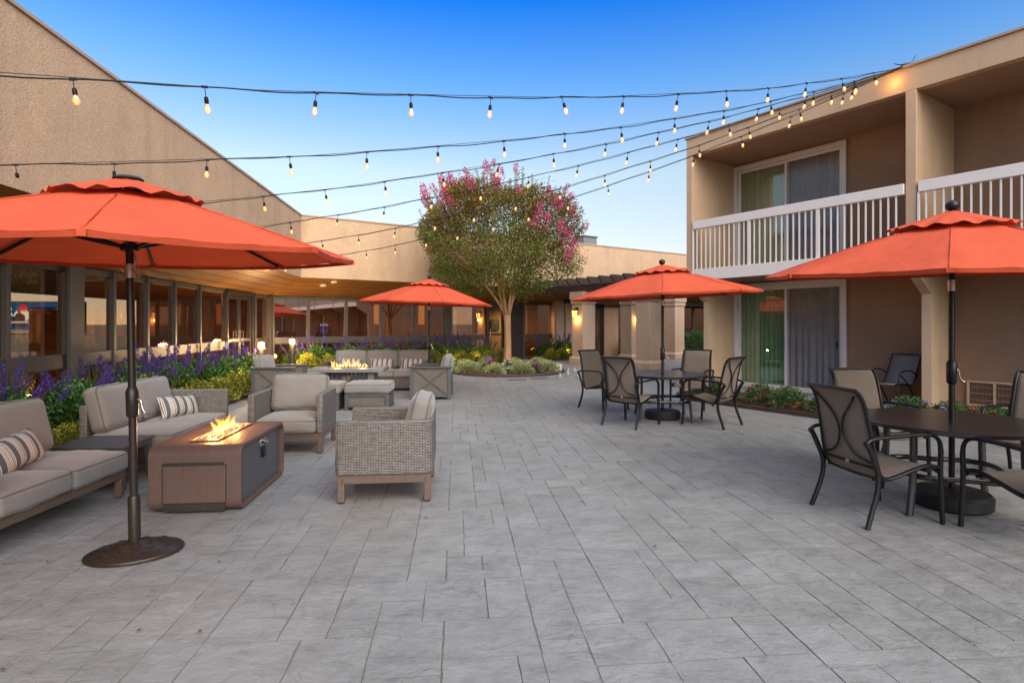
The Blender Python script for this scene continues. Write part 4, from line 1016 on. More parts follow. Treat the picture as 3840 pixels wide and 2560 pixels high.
u3 = umbrella('orange umbrella over the far round table before the pergola',1.47,1.94,2.38,.022,True,resin_base,R(-60),'brownmetal',3,1.02,(190,2.6)); place(u3,T2,0)
u4 = umbrella('orange umbrella standing behind the club chair nearest the planter',1.45,1.94,2.42,.022,True,resin_base,R(-70),'black',4,1.02,(0,2.0)); place(u4,(-1.81,12.35,0),0)
# ---------------------------------------------------------------- leaves
def leaf_mesh(name, pos, dirs, ups, ln, wd, matl, parent=None, fold=.25):
    """many folded leaves: each 4 points (base, side, tip, side), two triangles"""
    pos = np.asarray(pos,float); d = np.asarray(dirs,float); d /= np.linalg.norm(d,axis=1)[:,None]+1e-9
    s = np.cross(d, ups); s /= np.linalg.norm(s,axis=1)[:,None]+1e-9; nrm = np.cross(s,d); n = len(pos)
    ln = np.broadcast_to(ln,(n,))[:,None]; wd = np.broadcast_to(wd,(n,))[:,None]
    v = np.empty((n,4,3)); v[:,0] = pos; v[:,1] = pos+d*ln*.5+s*wd*.5+nrm*wd*fold; v[:,2] = pos+d*ln-nrm*ln*.12; v[:,3] = pos+d*ln*.5-s*wd*.5+nrm*wd*fold
    me = bpy.data.meshes.new(name); me.vertices.add(4*n); me.vertices.foreach_set('co', v.astype(np.float32).ravel())
    idx = np.arange(n)[:,None]*4; tri = np.concatenate([idx+np.array([0,1,2]), idx+np.array([0,2,3])],1).astype(np.int32)
    me.loops.add(6*n); me.loops.foreach_set('vertex_index', tri.ravel()); me.polygons.add(2*n)
    me.polygons.foreach_set('loop_start', np.arange(0,6*n,3,dtype=np.int32)); me.update(calc_edges=True)
    me.materials.append(matl); o = bpy.data.objects.new(name, me); col.objects.link(o)
    if parent: o.parent = parent
    return o
def rnd(n): v = rng.normal(size=(n,3)); return v/np.linalg.norm(v,axis=1)[:,None]

# ---------------------------------------------------------------- crape myrtle
tree = empty('crape_myrtle_tree',(-.15,17.5,.05),0,'crape myrtle with bronze green round crown and pink blossom in the planter','tree')
rs = random.Random(21)
def limb_path(a, b, sag, k=8, w=.06):
    a = Vector(a); b = Vector(b); out = []
    o1 = Vector((rs.uniform(-1,1),rs.uniform(-1,1),0))*w
    for i in range(k+1):
        f = i/k; p = a.lerp(b,f); p.z -= sag*math.sin(math.pi*f)*0; hx = Vector((b.x-a.x,b.y-a.y,0))
        p += hx*(-.16)*math.sin(math.pi*f)*sag + o1*math.sin(f*math.pi*1.5)
        out.append(p)
    return out
tk = MB()
def trunk_prof(): return [(.24,-.05),(.165,.05),(.125,.25),(.105,.7),(.098,1.2),(.105,1.5),(.115,1.66),(.09,1.78)]
n = 20; vs = []
for r_,z in trunk_prof():
    for j in range(n):
        a = 2*math.pi*j/n; k = 1+.10*math.sin(3*a+z*.8)+.05*math.sin(5*a-z*1.3); vs.append((r_*k*math.cos(a)+.02*math.sin(z*2), r_*k*math.sin(a), z))
m_ = len(trunk_prof()); tk.add(vs,[(i*n+j,i*n+(j+1)%n,(i+1)*n+(j+1)%n,(i+1)*n+j) for i in range(m_-1) for j in range(n)])
trunk = tk.build('trunk', M['bark'], tree, smooth=180)
CC = np.array([-.25,0,3.95]); RX, RZU, RZD = 2.5, 1.8, 1.75
def inside(p):
    q = np.asarray(p)-CC; th_ = math.atan2(q[1],q[0]); q = q/(1+.09*math.sin(3*th_+1.2+q[2])+.07*math.sin(5*th_-2*q[2]+.5)+.05*math.sin(4*q[2]+2*th_)); rz = RZU if q[2] > 0 else RZD; return (q[0]/RX)**2+(q[1]/RX)**2+(q[2]/rz)**2
lm = MB(); tw = MB(); tips = []
nl = 7
for k in range(nl):
    a = 2*math.pi*(k+.3*rs.random())/nl; out = rs.uniform(.75,1.15) if k%3 else .35
    h = rs.uniform(2.75,3.3) if out > .5 else 3.6
    p0 = Vector((.05*math.cos(a),.05*math.sin(a),1.62+rs.uniform(-.15,.1))); p1 = Vector((1.35*out*math.cos(a),1.35*out*math.sin(a),h))
    pth = limb_path(p0,p1,.25); lm.tube(pth,.042 if out > .5 else .048,8,taper=[1-.5*i/8 for i in range(9)])
    for q in range(5):
        b0 = pth[rs.randint(4,8)]; aa = a+rs.uniform(-.8,.8); th = rs.uniform(.2,1.25)
        d = Vector((math.cos(aa)*math.sin(th),math.sin(aa)*math.sin(th),math.cos(th)*.9+.1)); L_ = rs.uniform(.9,1.7); b1 = b0+d*L_
        p2 = limb_path(b0,b1,.5,6,.08); lm.tube(p2,.028,6,taper=[1-.55*i/6 for i in range(7)])
        for r_ in range(5):
            c0 = p2[rs.randint(2,6)]; d2 = Vector((d.x+rs.uniform(-.8,.8),d.y+rs.uniform(-.8,.8),d.z+rs.uniform(-.3,.9))).normalized(); c1 = c0+d2*rs.uniform(.4,.95)
            p3 = limb_path(c0,c1,.3,4,.04); tw.tube(p3,.010,4,taper=[1,.85,.7,.5,.3]); tips.append(c1)
lm.build('limb', M['bark'], trunk, smooth=180)
# crown clumps fill the vase-shaped volume unevenly
cl = []
while len(cl) < 520:
    p = rng.uniform([-RX,-RX,-RZD],[RX,RX,RZU])+CC
    e = inside(p)
    # vase underside: keep clear of the bare limbs
    rr = math.hypot(p[0]-CC[0],p[1]); floor_z = 2.2+.62*max(0,rr-.6)*.55-.25*(rr < .9)*0
    if e > 1.05 or p[2] < floor_z: continue
    if rng.random() < (.22+.9*e**1.2): cl.append(p)
cl = np.array(cl)
holes = rng.uniform([-RX,-RX,-1],[RX,RX,1.9],(20,3))+CC
def crown(nleaf, sel, matl, name):
    c = cl[rng.choice(sel, nleaf)]; off = rng.normal(size=(nleaf,3))*np.array([.18,.18,.15]); p = c+off
    keep = np.array([inside(q) < 1.12 for q in p])
    for hh in holes: keep &= np.linalg.norm(p-hh,axis=1) > .27
    p = p[keep]; n_ = len(p)
    d = (p-CC)*.5+rnd(n_)*1.2+np.array([0,0,.25]); u = rnd(n_)+np.array([0,0,1.2])
    return leaf_mesh(name, p, d, u, rng.uniform(.05,.085,n_), rng.uniform(.032,.05,n_), matl, tree)
idx = np.arange(len(cl)); hgt = cl[:,2]+rng.normal(size=len(cl))*.55
low = idx[hgt < 4.25]; top = idx[hgt >= 4.25]
crown(27000, low, M['leaf_tree'], 'crown'); crown(6000, top, M['leaf_tree'], 'crown'); crown(25000, top, M['leaf_bronze'], 'bronze_foliage')
# upright shoots that break the outline, some ending in blossom
sp, sd_, sl2 = [], [], []; shoots = tw; fpos = []
for k in range(135):
    th = rng.uniform(0,2*math.pi); cz = rng.uniform(-.15,1); sz = math.sqrt(max(0,1-cz*cz)); dv = np.array([sz*math.cos(th),sz*math.sin(th),cz])
    b = CC+dv*np.array([RX,RX,RZU])*.93; up = Vector((dv[0]*.55+rng.normal()*.15,dv[1]*.55+rng.normal()*.15,.85)).normalized(); L_ = rng.uniform(.3,.78)
    e = Vector(b)+up*L_; shoots.tube([Vector(b)-up*.3,Vector(b)+up*L_*.5,e],.007,4,taper=[1,.8,.4])
    for i in range(22):
        f = i/22; q = Vector(b)+up*L_*f; a = i*2.4; r_ = up.orthogonal().normalized(); r_.rotate(Matrix.Rotation(a,3,up)) if False else None
        v = np.array(up.cross(Vector((math.cos(a),math.sin(a),.2)))); sp.append(np.array(q)); sd_.append(v+np.array(up)*.6)
    left = dv[0] < -.25 and cz > .2; right = dv[0] > .55 and cz < .65; topc = cz > .8
    if dv[1] < .45 and ((left and rng.random() < .42) or (right and rng.random() < .3) or (topc and rng.random() < .3) or rng.random() < .04): fpos.append((np.array(e),np.array(up),rng.uniform(.6,1.15)))
for (x,y,z,s_) in ((-1.9,-1.2,4.75,1.5),(-1.65,-1.5,4.95,1.5),(-1.4,-1.5,5.2,1.3),(-1.75,-1.3,4.45,1.3),(-.55,-.9,5.75,1.5),(-.2,-.9,5.8,1.4),(-.35,-1,5.6,1.2),(-.75,-1.3,5.05,.9),(.9,-1.9,4.55,1.2),(1.1,-2.0,4.25,1.2),(1.6,-1.4,4.2,1.2),(1.75,-1.2,3.9,1.5),(1.95,-.9,3.65,1.5),(1.75,-1.3,3.35,1.4),(1.5,-1.6,4.05,.9),(1.55,-1.3,4.9,1.1),(1.9,-1.,4.6,1.),(1.9,-.6,4.25,1.1),(.35,-1.6,5.2,.8),(1.2,-1.2,5.2,.9),(-2.35,-.4,3.7,.8)):
    fpos.append((np.array([x,y,z]),np.array([x*.12,-.2,.9]),s_))
leaf_mesh('shoot_leaves', sp, sd_, rnd(len(sp)), rng.uniform(.06,.09,len(sp)), .04, M['leaf_tree'], tree)
tw.build('twig', M['twig'], trunk, smooth=180)
bp, bd = [], []
for e,u,s_ in fpos:
    n_ = int(80*s_); t = rng.uniform(-.5,.75,n_); rad = .105*s_*(1-.55*(t+.5)/1.25)
    q = e+u*t[:,None]*.22*s_+rnd(n_)*rad[:,None]; bp.append(q); bd.append((q-e)+rnd(n_)*.1)
bp = np.concatenate(bp); bd = np.concatenate(bd)
leaf_mesh('blossom', bp, bd, rnd(len(bp)), .045, .042, M['pink'], tree, .35)

# ---------------------------------------------------------------- bed plants
def dome(n, r, h, flat=.4):
    d = rnd(n); d[:,2] = np.abs(d[:,2]); k = rng.uniform(.35,1,n)**.5; p = d*np.array([r,r,h])*k[:,None]; p[:,2] += .02
    w_ = 1+.12*np.sin(5*np.arctan2(p[:,1],p[:,0])+3*p[:,2]/h); p[:,:2] *= w_[:,None]; return p, d
def salvia(seed, label):
    t = empty('salvia_plant',(0,0,0),0,label,'flowering plant','purple salvia clumps')
    n = 1500; p, d = dome(n,.44,.72); st = MB(); P, D = [], []
    leaf_mesh('foliage', p, d+rnd(n)*.7+np.array([0,0,.1]), rnd(n)*.6+np.array([0,0,1]), rng.uniform(.05,.095,n), rng.uniform(.03,.048,n), M['leaf_salvia'], t)
    for k in range(9):
        a = rng.uniform(0,6.28); r_ = rng.uniform(.05,.36); b = Vector((r_*math.cos(a),r_*math.sin(a),.25)); lean = rng.uniform(.05,.55)
        tip = Vector((b.x+math.cos(a)*lean*.75+rng.normal()*.05, b.y+math.sin(a)*lean*.75+rng.normal()*.05, rng.uniform(.82,1.10)-lean*.25))
        pts = smooth_path([b,b.lerp(tip,.5)+Vector((-math.cos(a),-math.sin(a),.3))*.03,tip],5); st.tube(pts,.0045,4)
        L_ = rng.uniform(.20,.34); dr = (pts[-1]-pts[-4]).normalized(); m = 105
        f = rng.uniform(0,1,m); base = np.array(tip)[None]-np.array(dr)[None]*(L_*f)[:,None]; rad = .006+.013*np.sin(np.pi*np.clip(f*.92+.06,0,1))**.7
        o_ = rnd(m); P.append(base+o_*rad[:,None]); D.append(o_+np.array([0,0,.25]))
    st.build('stem', M['stem'], t); P = np.concatenate(P); D = np.concatenate(D)
    leaf_mesh('flower_spikes', P, D, rnd(len(P)), .021, .017, M['purple'], t, .4); return t
def shrub(name, label, cat, group, matl, n, r, h, ln, wd, blooms=None, bn=0, bsz=.03):
    t = empty(name,(0,0,0),0,label,cat,group); p, d = dome(n,r,h)
    leaf_mesh('foliage', p, d+rnd(n)*.7+np.array([0,0,.35]), rnd(n)*.7+np.array([0,0,.8]), rng.uniform(ln*.7,ln*1.2,n), rng.uniform(wd*.7,wd*1.2,n), matl, t)
    st = MB()
    for k in range(9): a = rng.uniform(0,6.28); st.tube([(0,0,0),(r*.4*math.cos(a),r*.4*math.sin(a),h*.4),(r*.75*math.cos(a),r*.75*math.sin(a),h*.75)],.006,4)
    st.build('stem', M['stem'], t)
    if blooms:
        q, dd = dome(bn*3,r,h); e = np.linalg.norm(q/np.array([r,r,h]),axis=1); q = q[np.argsort(-e)[:bn]]*1.04; k = 16; o_ = rnd(k); o_[:,2] = np.abs(o_[:,2])*.6
        fh = leaf_mesh('flower_head', o_*bsz*.6, o_+np.array([0,0,.6]), rnd(k), bsz*.6, bsz*.6, M[blooms], t, .2)
        for i,c in enumerate(q):
            f_ = fh if i == 0 else fh.copy()
            if i: col.objects.link(f_); f_.parent = t
            f_.location = c; f_.rotation_euler = (rng.uniform(-.4,.4),rng.uniform(-.4,.4),rng.uniform(0,6)); f_.scale = (rng.uniform(.75,1.2),)*3
    return t
ORD = ['first','second','third','fourth','fifth','sixth','seventh','eighth','ninth','tenth','eleventh','twelfth','thirteenth','fourteenth','fifteenth','sixteenth','seventeenth','eighteenth','nineteenth','twentieth']
sv = [salvia(i,'') for i in range(3)]; used = set()
def put(protos, k, loc, rz, sc, label, group=None):
    o = protos[k%len(protos)]
    if o.name in used: o = copy_tree(o)
    else: used.add(o.name)
    place(o, loc, rz, label, group, sc); return o
# left bed along the glass wall
rs = random.Random(9)
lp = [(3.3,.75,.95),(4.15,.60,1.05),(4.75,.95,.95),(5.4,.5,1.05),(5.95,.95,1.0),(6.6,.5,1.0),(7.2,.95,.95),(7.9,.5,1.02),(8.5,1.0,.98),(9.2,.55,1.05),(9.7,1.0,1.0),(10.4,.55,1.05),(10.9,1.0,1.05),(11.6,.55,1.0),(12.1,1.05,1.05),(12.9,.6,.98),(13.5,1.0,.95)]
for k,(a,o_,s_) in enumerate(lp):
    p = L(a,o_); put(sv,k,(p.x,p.y,.03),rs.uniform(0,6.28),s_*rs.uniform(.93,1.05),f'purple salvia clump in the bed under the side windows, {ORD[k]} from the near end')
ys = [shrub('golden_shrub','','shrub','low golden green shrubs',M['leaf_yellow'],900,.30,.42,.045,.03) for _ in range(2)]
yp = [(4.3,1.42,.8),(5.35,1.5,.85),(6.2,1.5,.8),(8.0,1.5,.9),(8.9,1.5,1.0),(9.6,1.42,1.1),(10.3,1.5,1.1),(11.0,1.5,1.05),(11.7,1.45,1.0),(13.0,1.5,.9)]
for k,(a,o_,s_) in enumerate(yp):
    p = L(a,o_); put(ys,k,(p.x,p.y,.03),rs.uniform(0,6),s_,f'low golden green shrub at the front of the side bed, {ORD[k]} from the near end')
# back bed
sE = Cs(1112)
nb = 14
for k in range(nb):
    s_ = .7+(sE-1.2)*k/(nb-1); p = C(s_,.62+.32*(k%2)); put(sv,k+1,(p.x,p.y,.03),rs.uniform(0,6),rs.uniform(.9,1.08),f'purple salvia clump in the bed below the back windows, {ORD[k]} from the corner')
for k in range(13):
    s_ = .9+(sE-.9)*k/12; p = C(s_,1.30+.12*(k%2)); put(ys,k,(p.x,p.y,.03),rs.uniform(0,6),rs.uniform(.95,1.25),f'low golden green shrub at the front of the back bed, {ORD[k]} from the corner')
sF0, sF1 = Cs(1206), Cs(1312)
for k in range(5):
    s_ = sF0+.5+(sF1-sF0-.4)*k/4; p = C(s_,.75+.25*(k%2)); put(sv,k,(p.x,p.y,.03),rs.uniform(0,6),1.0,f'purple salvia clump in the short bed beside the pillar, {ORD[k]} from the dark door')
for k in range(5):
    s_ = sF0+.3+(sF1-sF0-.4)*k/4; p = C(s_,1.4); put(ys,k,(p.x,p.y,.03),rs.uniform(0,6),1.05,f'low golden green shrub in the short bed beside the pillar, {ORD[k]} from the dark door')
gs = [shrub('green_shrub','','shrub','green shrubs under the far windows',M['leaf_green'],1500,.55,1.05,.07,.04)]
for k,u in enumerate((1412,1446,1505,1560,1583,1606,1632)):
    p = C(Cs(u),1.1); put(gs,k,(p.x,p.y,.0),rs.uniform(0,6),(1.15,1.15,1.15),f'leafy green shrub behind the pergola pillars, {ORD[k]} from the left')
# round planter: edging, mulch and pale variegated shrubs
PC = Vector((-.15,17.5)); PR = 1.75
ring = [(PC.x+PR*math.cos(2*math.pi*i/48)*(1+.03*math.sin(3*2*math.pi*i/48)), PC.y+PR*math.sin(2*math.pi*i/48)) for i in range(48)]
tag(MB().prism(ring,-.03,.05).build('mulch_ground', M['mulch'], smooth=30), kind='structure')
pe = MB().tube([(x,y,.03) for x,y in ring],.045,8,.055,closed=True).build('planter_edging', M['edging'], smooth=60)
tag(pe,'round dark edging of the planter at the foot of the crape myrtle','edging')
vsb = [shrub('variegated_shrub','','shrub','pale variegated shrubs round the tree',M['leaf_var'],1100,.38,.42,.045,.032) for _ in range(2)]
vp = [(-1.15,-.75),(-.35,-1.2),(.45,-1.15),(1.15,-.7),(1.3,.0),(.75,-.45),(-.6,-.35),(-1.3,.1),(.2,.75),(-.7,.8),(1.0,.8),(0.15,-.5)]
for k,(x,y) in enumerate(vp):
    put(vsb,k,(PC.x+x,PC.y+y,.04),rs.uniform(0,6),(lambda q: (q,q,q*.8))(rs.uniform(.9,1.1)),f'pale variegated shrub in the round planter, {ORD[k]} of the ring counted from the left front')
fl_ = [('magenta_flower','small magenta flower clump in the planter left of the trunk','bloom_magenta',(-.45,-.75)),('white_flower','small white flower clump in the planter before the trunk','bloom_white',(.02,-.85)),('pink_flower','small pink flower clump in the planter right of the trunk','bloom_magenta',(.85,-.95))]
for nm,lb,bm,(x,y) in fl_:
    o = shrub(nm,lb,'flower',None,M['leaf_green'],160,.14,.36,.05,.03,bm,14,.05); place(o,(PC.x+x,PC.y+y,.05),0)
# lantana bed along the guest wing
def bedR(s,t): return W2(s,t)
bc = [bedR(.35,-.9),bedR(.9,-1.32),bedR(4,-1.36),bedR(12,-1.36),bedR(12,.41),bedR(.2,.41)]
tag(MB().prism([(p.x,p.y) for p in bc],-.03,.03).build('mulch_bed_ground', M['mulch']), kind='structure')
e_ = MB(); pts = [bedR(.15,.3),bedR(.35,-.9),bedR(.9,-1.34)]+[bedR(s,-1.38) for s in (2,4,6,8,10,12)]
for i in range(len(pts)-1): e_.bar((pts[i].x,pts[i].y,.02),(pts[i+1].x,pts[i+1].y,.02),.05,.09)
tag(e_.build('bed_edging', M['edging']),'dark edging strip of the lantana bed along the guest wing','edging')
lt = {c: shrub('lantana_plant','','flowering plant','lantana plants along the guest wing',M['leaf_green'],900,.34,.36,.05,.032,b,11,.042) for c,b in (('lilac','bloom_lilac'),('red and orange','bloom_red'),('orange','bloom_orange'))}
lpz = [('lilac',.9,-.65,'before the left edge of the sliding door'),('lilac',1.45,-.95,'next to the red lantana'),('red and orange',2.15,-.75,'before the ground floor door'),('red and orange',2.75,-.95,'behind the near set of chairs'),('orange',3.45,-1.0,'between the red lantana and the near chair'),('lilac',4.4,-.4,'between the chair backs and the column'),('lilac',5.0,-.6,'seen over the near table before the column foot'),('red and orange',5.5,-.75,'seen over the near table left of the umbrella pole'),('orange',5.95,-.6,'seen over the near table beside the umbrella pole'),('orange',6.5,-.5,'before the wall louvre')]
for k,(c,s_,t_,lb) in enumerate(lpz):
    p = bedR(s_,t_); put([lt[c]],0,(p.x,p.y,.03),rs.uniform(0,6),rs.uniform(.8,1.0),f'{c} lantana plant {lb}')
# bed soil, edging along the lobby
def bed(P, n, a0, a1, w_, nm, lb, close=True):
    q = [P(a0,.0),P(a1,.0),P(a1,w_),P(a0,w_)]
    tag(MB().prism([(p.x,p.y) for p in q],-.03,.03).build('soil_ground', M['mulch']), kind='structure')
    e = MB(); k = 16; pp = [P(a0+(a1-a0)*i/k, w_+.04*math.sin(i*.9)) for i in range(k+1)]
    pp = [P(a0,.3)]+pp+[P(a1,.3)]
    for i in range(len(pp)-1): e.bar((*pp[i],.02),(*pp[i+1],.02),.045,.08)
    tag(e.build(nm, M['edging']), lb, 'edging')
bed(L,nL,-2,14.3,1.72,'bed_edging','dark edging strip of the bed under the side windows')
bed(C,nC,.5,sE+.25,1.65,'bed_edging','dark edging strip of the bed below the back windows')
bed(C,nC,sF0+.05,sF1+.3,1.7,'bed_edging','dark edging strip of the short bed beside the pillar')
pg = MB(); q = [L(8.2,1.40),L(14.2,1.40),L(14.2,1.69),L(8.2,1.69)]; pg.prism([(p.x,p.y) for p in q],.0,.036); tag(pg.build('pebble_ground', M['pebble']), kind='structure')
# boulders
def rock(name, label, loc, s, m, seed):
    r2 = random.Random(seed); vs = []; n1, n2 = 10, 14
    for i in range(n1+1):
        for j in range(n2):
            th = math.pi*i/n1; ph = 2*math.pi*j/n2; d = Vector((math.sin(th)*math.cos(ph),math.sin(th)*math.sin(ph),math.cos(th)))
            k = 1+.18*math.sin(3*d.x+seed)+.15*math.sin(4*d.y+2*seed)+.12*math.sin(5*d.z+d.x*3); vs.append((d.x*s[0]*k,d.y*s[1]*k,max(-.02,d.z*s[2]*k+s[2]*.7)))
    fs = [(i*n2+j,(i+1)*n2+j,(i+1)*n2+(j+1)%n2,i*n2+(j+1)%n2) for i in range(n1) for j in range(n2)]
    o = MB().add(vs,fs).build(name, m, smooth=30); o.location = loc; tag(o,label,'boulder')
g = C(Cs(962,1.75),1.75); rock('boulder','tan boulder at the back bed edge behind the club chair',(g.x,g.y,0),(.34,.28,.22),M['rock'],1)
rock('boulder','small grey boulder beside the trunk in the round planter',(PC.x-.55,PC.y+.15,.05),(.2,.16,.26),M['rockgrey'],2)
# bed uplights (small lit fixtures whose glow shows in the foliage)
for k,(P,a,o_) in enumerate(((C,Cs(815),1.15),(C,Cs(862),1.0),(C,Cs(652),1.3),(C,Cs(1000),1.2),(C,Cs(1060),1.2),(L,12.2,1.2),(L,9.0,.85),(L,6.2,.75),(C,Cs(1262),1.25))):
    p = P(a,o_); t = empty('landscape_light',(p.x,p.y,.03),0,['bed light glowing behind the three seat sofa left end','bed light glowing behind the middle of the three seat sofa','bed light glowing beside the bollard near the corner','bed light glowing behind the club chair near the planter','bed light glowing left of the lobby glass door','bed light glowing before the side double door','bed light glowing behind the far wicker loveseat','bed light glowing in the salvia behind the dark umbrella pole','bed light glowing in the short bed beside the pillar'][k],'garden light','low bed lights')
    MB().lathe([(.012,0),(.012,.2),(.035,.22),(.04,.26)],10).build('stake', M['black'], t); MB().lathe([(.034,.262),(.03,.272)],10).build('lens', M['lampwarm'], t)
    point_light('bed_glow',(0,0,.34),4.5,(1,.62,.16),.05,t)

# ---------------------------------------------------------------- bollards, lanterns, wall lamps
def bollard(loc, label, h=1.07, e=75):
    t = empty('bollard_light',loc,0,label,'bollard light','bollard lights by the glass door')
    MB().lathe([(.085,0),(.085,h-.2),(.075,h-.195)],20).build('post', M['darkframe'], t, smooth=50)
    MB().lathe([(.068,h-.194),(.068,h-.05)],18).build('lamp', M['lampwarm'], t, smooth=60)
    c = MB().lathe([(.09,h-.049),(.09,h-.03),(.06,h+.02),(.02,h+.035)],20).build('cap', M['darkframe'], t, smooth=50)
    for k in range(4): a = k*math.pi/2+.4; MB().tube([(.08*math.cos(a),.08*math.sin(a),h-.2),(.08*math.cos(a),.08*math.sin(a),h-.04)],.005,6).build('guard', M['darkframe'], t)
    for k in range(3):
        a = k*2*math.pi/3+.9; point_light('bollard_glow',(.15*math.cos(a),.15*math.sin(a),h-.12),e/3,(1,.62,.28),.05,t)
bollard((-6.22,14.05,0),'lit bollard light directly before the glass double door')
bollard((-6.62,17.05,0),'lit bollard light in the bed corner near the back windows')
def lantern(loc, rz, label, group='lanterns on the pergola pillars'):
    t = empty('wall_lantern',loc,rz,label,'wall lantern',group)     # wall behind at +y
    MB().box(-.06,.06,-.02,0,-.10,.16).build('backplate', M['black'], t, .004)
    MB().tube([(0,-.02,.12),(0,-.10,.14),(0,-.13,.10)],.012,6).build('arm', M['black'], t)
    f = MB()
    for sx in (-1,1):
        for sy in (-1,1): f.bar((sx*.065,-.13+sy*.065,-.20),(sx*.085,-.13+sy*.085,.04),.012,.012)
    f.prism([(-.1,-.23),(.1,-.23),(.1,-.03),(-.1,-.03)],.04,.055).prism([(-.045,-.175),(.045,-.175),(.045,-.085),(-.045,-.085)],.056,.09).prism([(-.075,-.205),(.075,-.205),(.075,-.055),(-.075,-.055)],-.215,-.20)
    f.build('cage', M['black'], t)
    MB().hexa([(-.055,-.185,-.198),(.055,-.185,-.198),(.055,-.075,-.198),(-.055,-.075,-.198),(-.072,-.202,.038),(.072,-.202,.038),(.072,-.058,.038),(-.072,-.058,.038)]).build('glass', M['sconceglass'], t)
    point_light('lantern_glow',(0,-.12,-.29),4.5,(1,.55,.16),.04,t)
# ---------------------------------------------------------------- pergola
def pillar(mb, x, y):
    m = Matrix.Translation((x,y,0))@Matrix.Rotation(R(34),4,'Z'); b = MB()
    def sq(h,z0,z1,h2=None):
        h2 = h2 or h; b.hexa([(-h,-h,z0),(h,-h,z0),(h,h,z0),(-h,h,z0),(-h2,-h2,z1),(h2,-h2,z1),(h2,h2,z1),(-h2,h2,z1)])
    sq(.375,0,.20); sq(.375,.201,.29,.303); sq(.30,.291,2.22); sq(.335,2.221,2.38); sq(.365,2.381,2.65)
    mb.v += []; return b.xform(m).build('pillar', M['pillar'], perg, .008)
perg = empty('pergola',(0,0,0),0,'dark timber pergola on stout stucco pillars between the two buildings','pergola')
PA, PB, PCc, PD = Vector((2.65,21.0)), Vector((4.72,22.4)), Vector((4.50,18.6)), Vector((6.87,24.0))
for p in (PA,PB,PCc,PD): pillar(MB(),p.x,p.y)
ax = (PCc-PA).normalized(); per = Vector((.829,.559)).normalized()
bm = MB()
for o_ in (-.13,.13): bm.bar((*(PA-ax*3.2+per*o_),2.78),(*(PCc+ax*2.2+per*o_),2.78),.09,.26)
bm.bar((*(PA+per*2.6-ax*3.2),2.78),(*(PA+per*2.6+ax*4.5),2.78),.09,.26)
bm.build('beam', M['pergola'], perg, .006)
for k in range(15):
    c = PA-ax*3.0+ax*.55*k
    prof = [(-.62,3.06),(-.62,2.98),(-.55,2.95),(-.50,2.86),(-.42,2.84),(3.3,2.84),(3.3,3.08),(-.60,3.08)]
    prof = [(p[0],p[1]+.07) for p in prof]
    b = MB(); vs = []
    for o_ in (-.035,.035):
        for x,z in prof: q = c+per*x+ax*o_; vs.append((q.x,q.y,z))
    n_ = len(prof); b.add(vs,[tuple(range(n_-1,-1,-1)),tuple(range(n_,2*n_))]+[(i,(i+1)%n_,n_+(i+1)%n_,n_+i) for i in range(n_)])
    b.build('rafter', M['pergola'], perg, .004)
rz = math.atan2(per.y,per.x)
lf = Vector((-math.cos(R(34)),-math.sin(R(34))))   # left-facing pillar side (towards -per)
q = PA+lf*.30; lantern((q.x,q.y,1.92),R(34)-R(90),'lit black lantern on the nearest lefthand pergola pillar')
q = PB+Vector((math.sin(R(34)),-math.cos(R(34))))*.30; lantern((q.x,q.y,1.92),R(34),'lit black lantern on the pillar second from the left')
for k,(u,s_) in enumerate(((866,0),(968,0))):
    p = C(Cs(u,-2.0),-2.0); t = empty('wall_lamp',(p.x,p.y,0),math.atan2(dC.y,dC.x),['tall amber lamp inside the lobby behind the mid umbrella left half','tall amber lamp inside the lobby seen beside the thin umbrella pole'][k],'lamp','amber lamps inside the lobby')
    MB().box(-.11,.11,-.06,.06,1.45,2.22).build('shade', M['walllamp'], t, .01); MB().box(-.03,.03,.0,.04,0,1.449).build('stand', M['darkframe'], t)
# ---------------------------------------------------------------- lobby contents
tvb = empty('television',(-9.9,12.0,0),R(8),'wide lit television showing a sports studio behind the side windows','television')
MB().box(-.78,.78,-.0,.05,1.26,1.96).build('casing', M['darkframe'], tvb, .004)
def scr(name,x0,x1,z0,z1,c,y,st=.55): return MB().box(x0,x1,y-.001,y,z0,z1).build(name, emis(name,c,st), tvb)
scr('screen',-.76,.76,1.28,1.94,(.02,.10,.34),-.001)
scr('studio_band',-.3,.76,1.70,1.84,(.012,.02,.08),-.003); scr('studio_floor',-.76,.76,1.28,1.36,(.30,.29,.2),-.003); scr('field',.30,.76,1.28,1.40,(.75,.34,.06),-.005); scr('ad_board',.30,.76,1.41,1.46,(.02,.2,.3),-.005)
pl = MB()
def disc(cx,cz,rx,rz_,y): return MB().add([(cx+rx*math.cos(2*math.pi*i/20),y,cz+rz_*math.sin(2*math.pi*i/20)) for i in range(20)],[tuple(range(19,-1,-1))])
disc(-.44,1.66,.15,.14,-.004).build('player_shirt', emis('tv_white',(.75,.78,.72),.7), tvb); disc(-.40,1.80,.06,.06,-.006).build('player_face', emis('tv_skin',(.6,.35,.22),.6), tvb); disc(-.41,1.835,.075,.055,-.008).build('player_helmet', emis('tv_red',(.7,.02,.02),.7), tvb)
MB().add([(-.62,-.0095,1.42),(-.36,-.0095,1.42),(-.38,-.0095,1.66),(-.46,-.0095,1.72),(-.54,-.0095,1.70),(-.60,-.0095,1.6)],[(0,1,2,3,4,5)]).build('presenter_suit', emis('tv_suit',(.03,.03,.045),.6), tvb); disc(-.49,1.76,.04,.05,-.0105).build('presenter_head', emis('tv_skin2',(.25,.13,.08),.6), tvb)
MB().box(-.70,-.28,-.0125,-.0115,1.50,1.54).build('studio_desk', emis('tv_desk',(.5,.55,.65),.6), tvb)
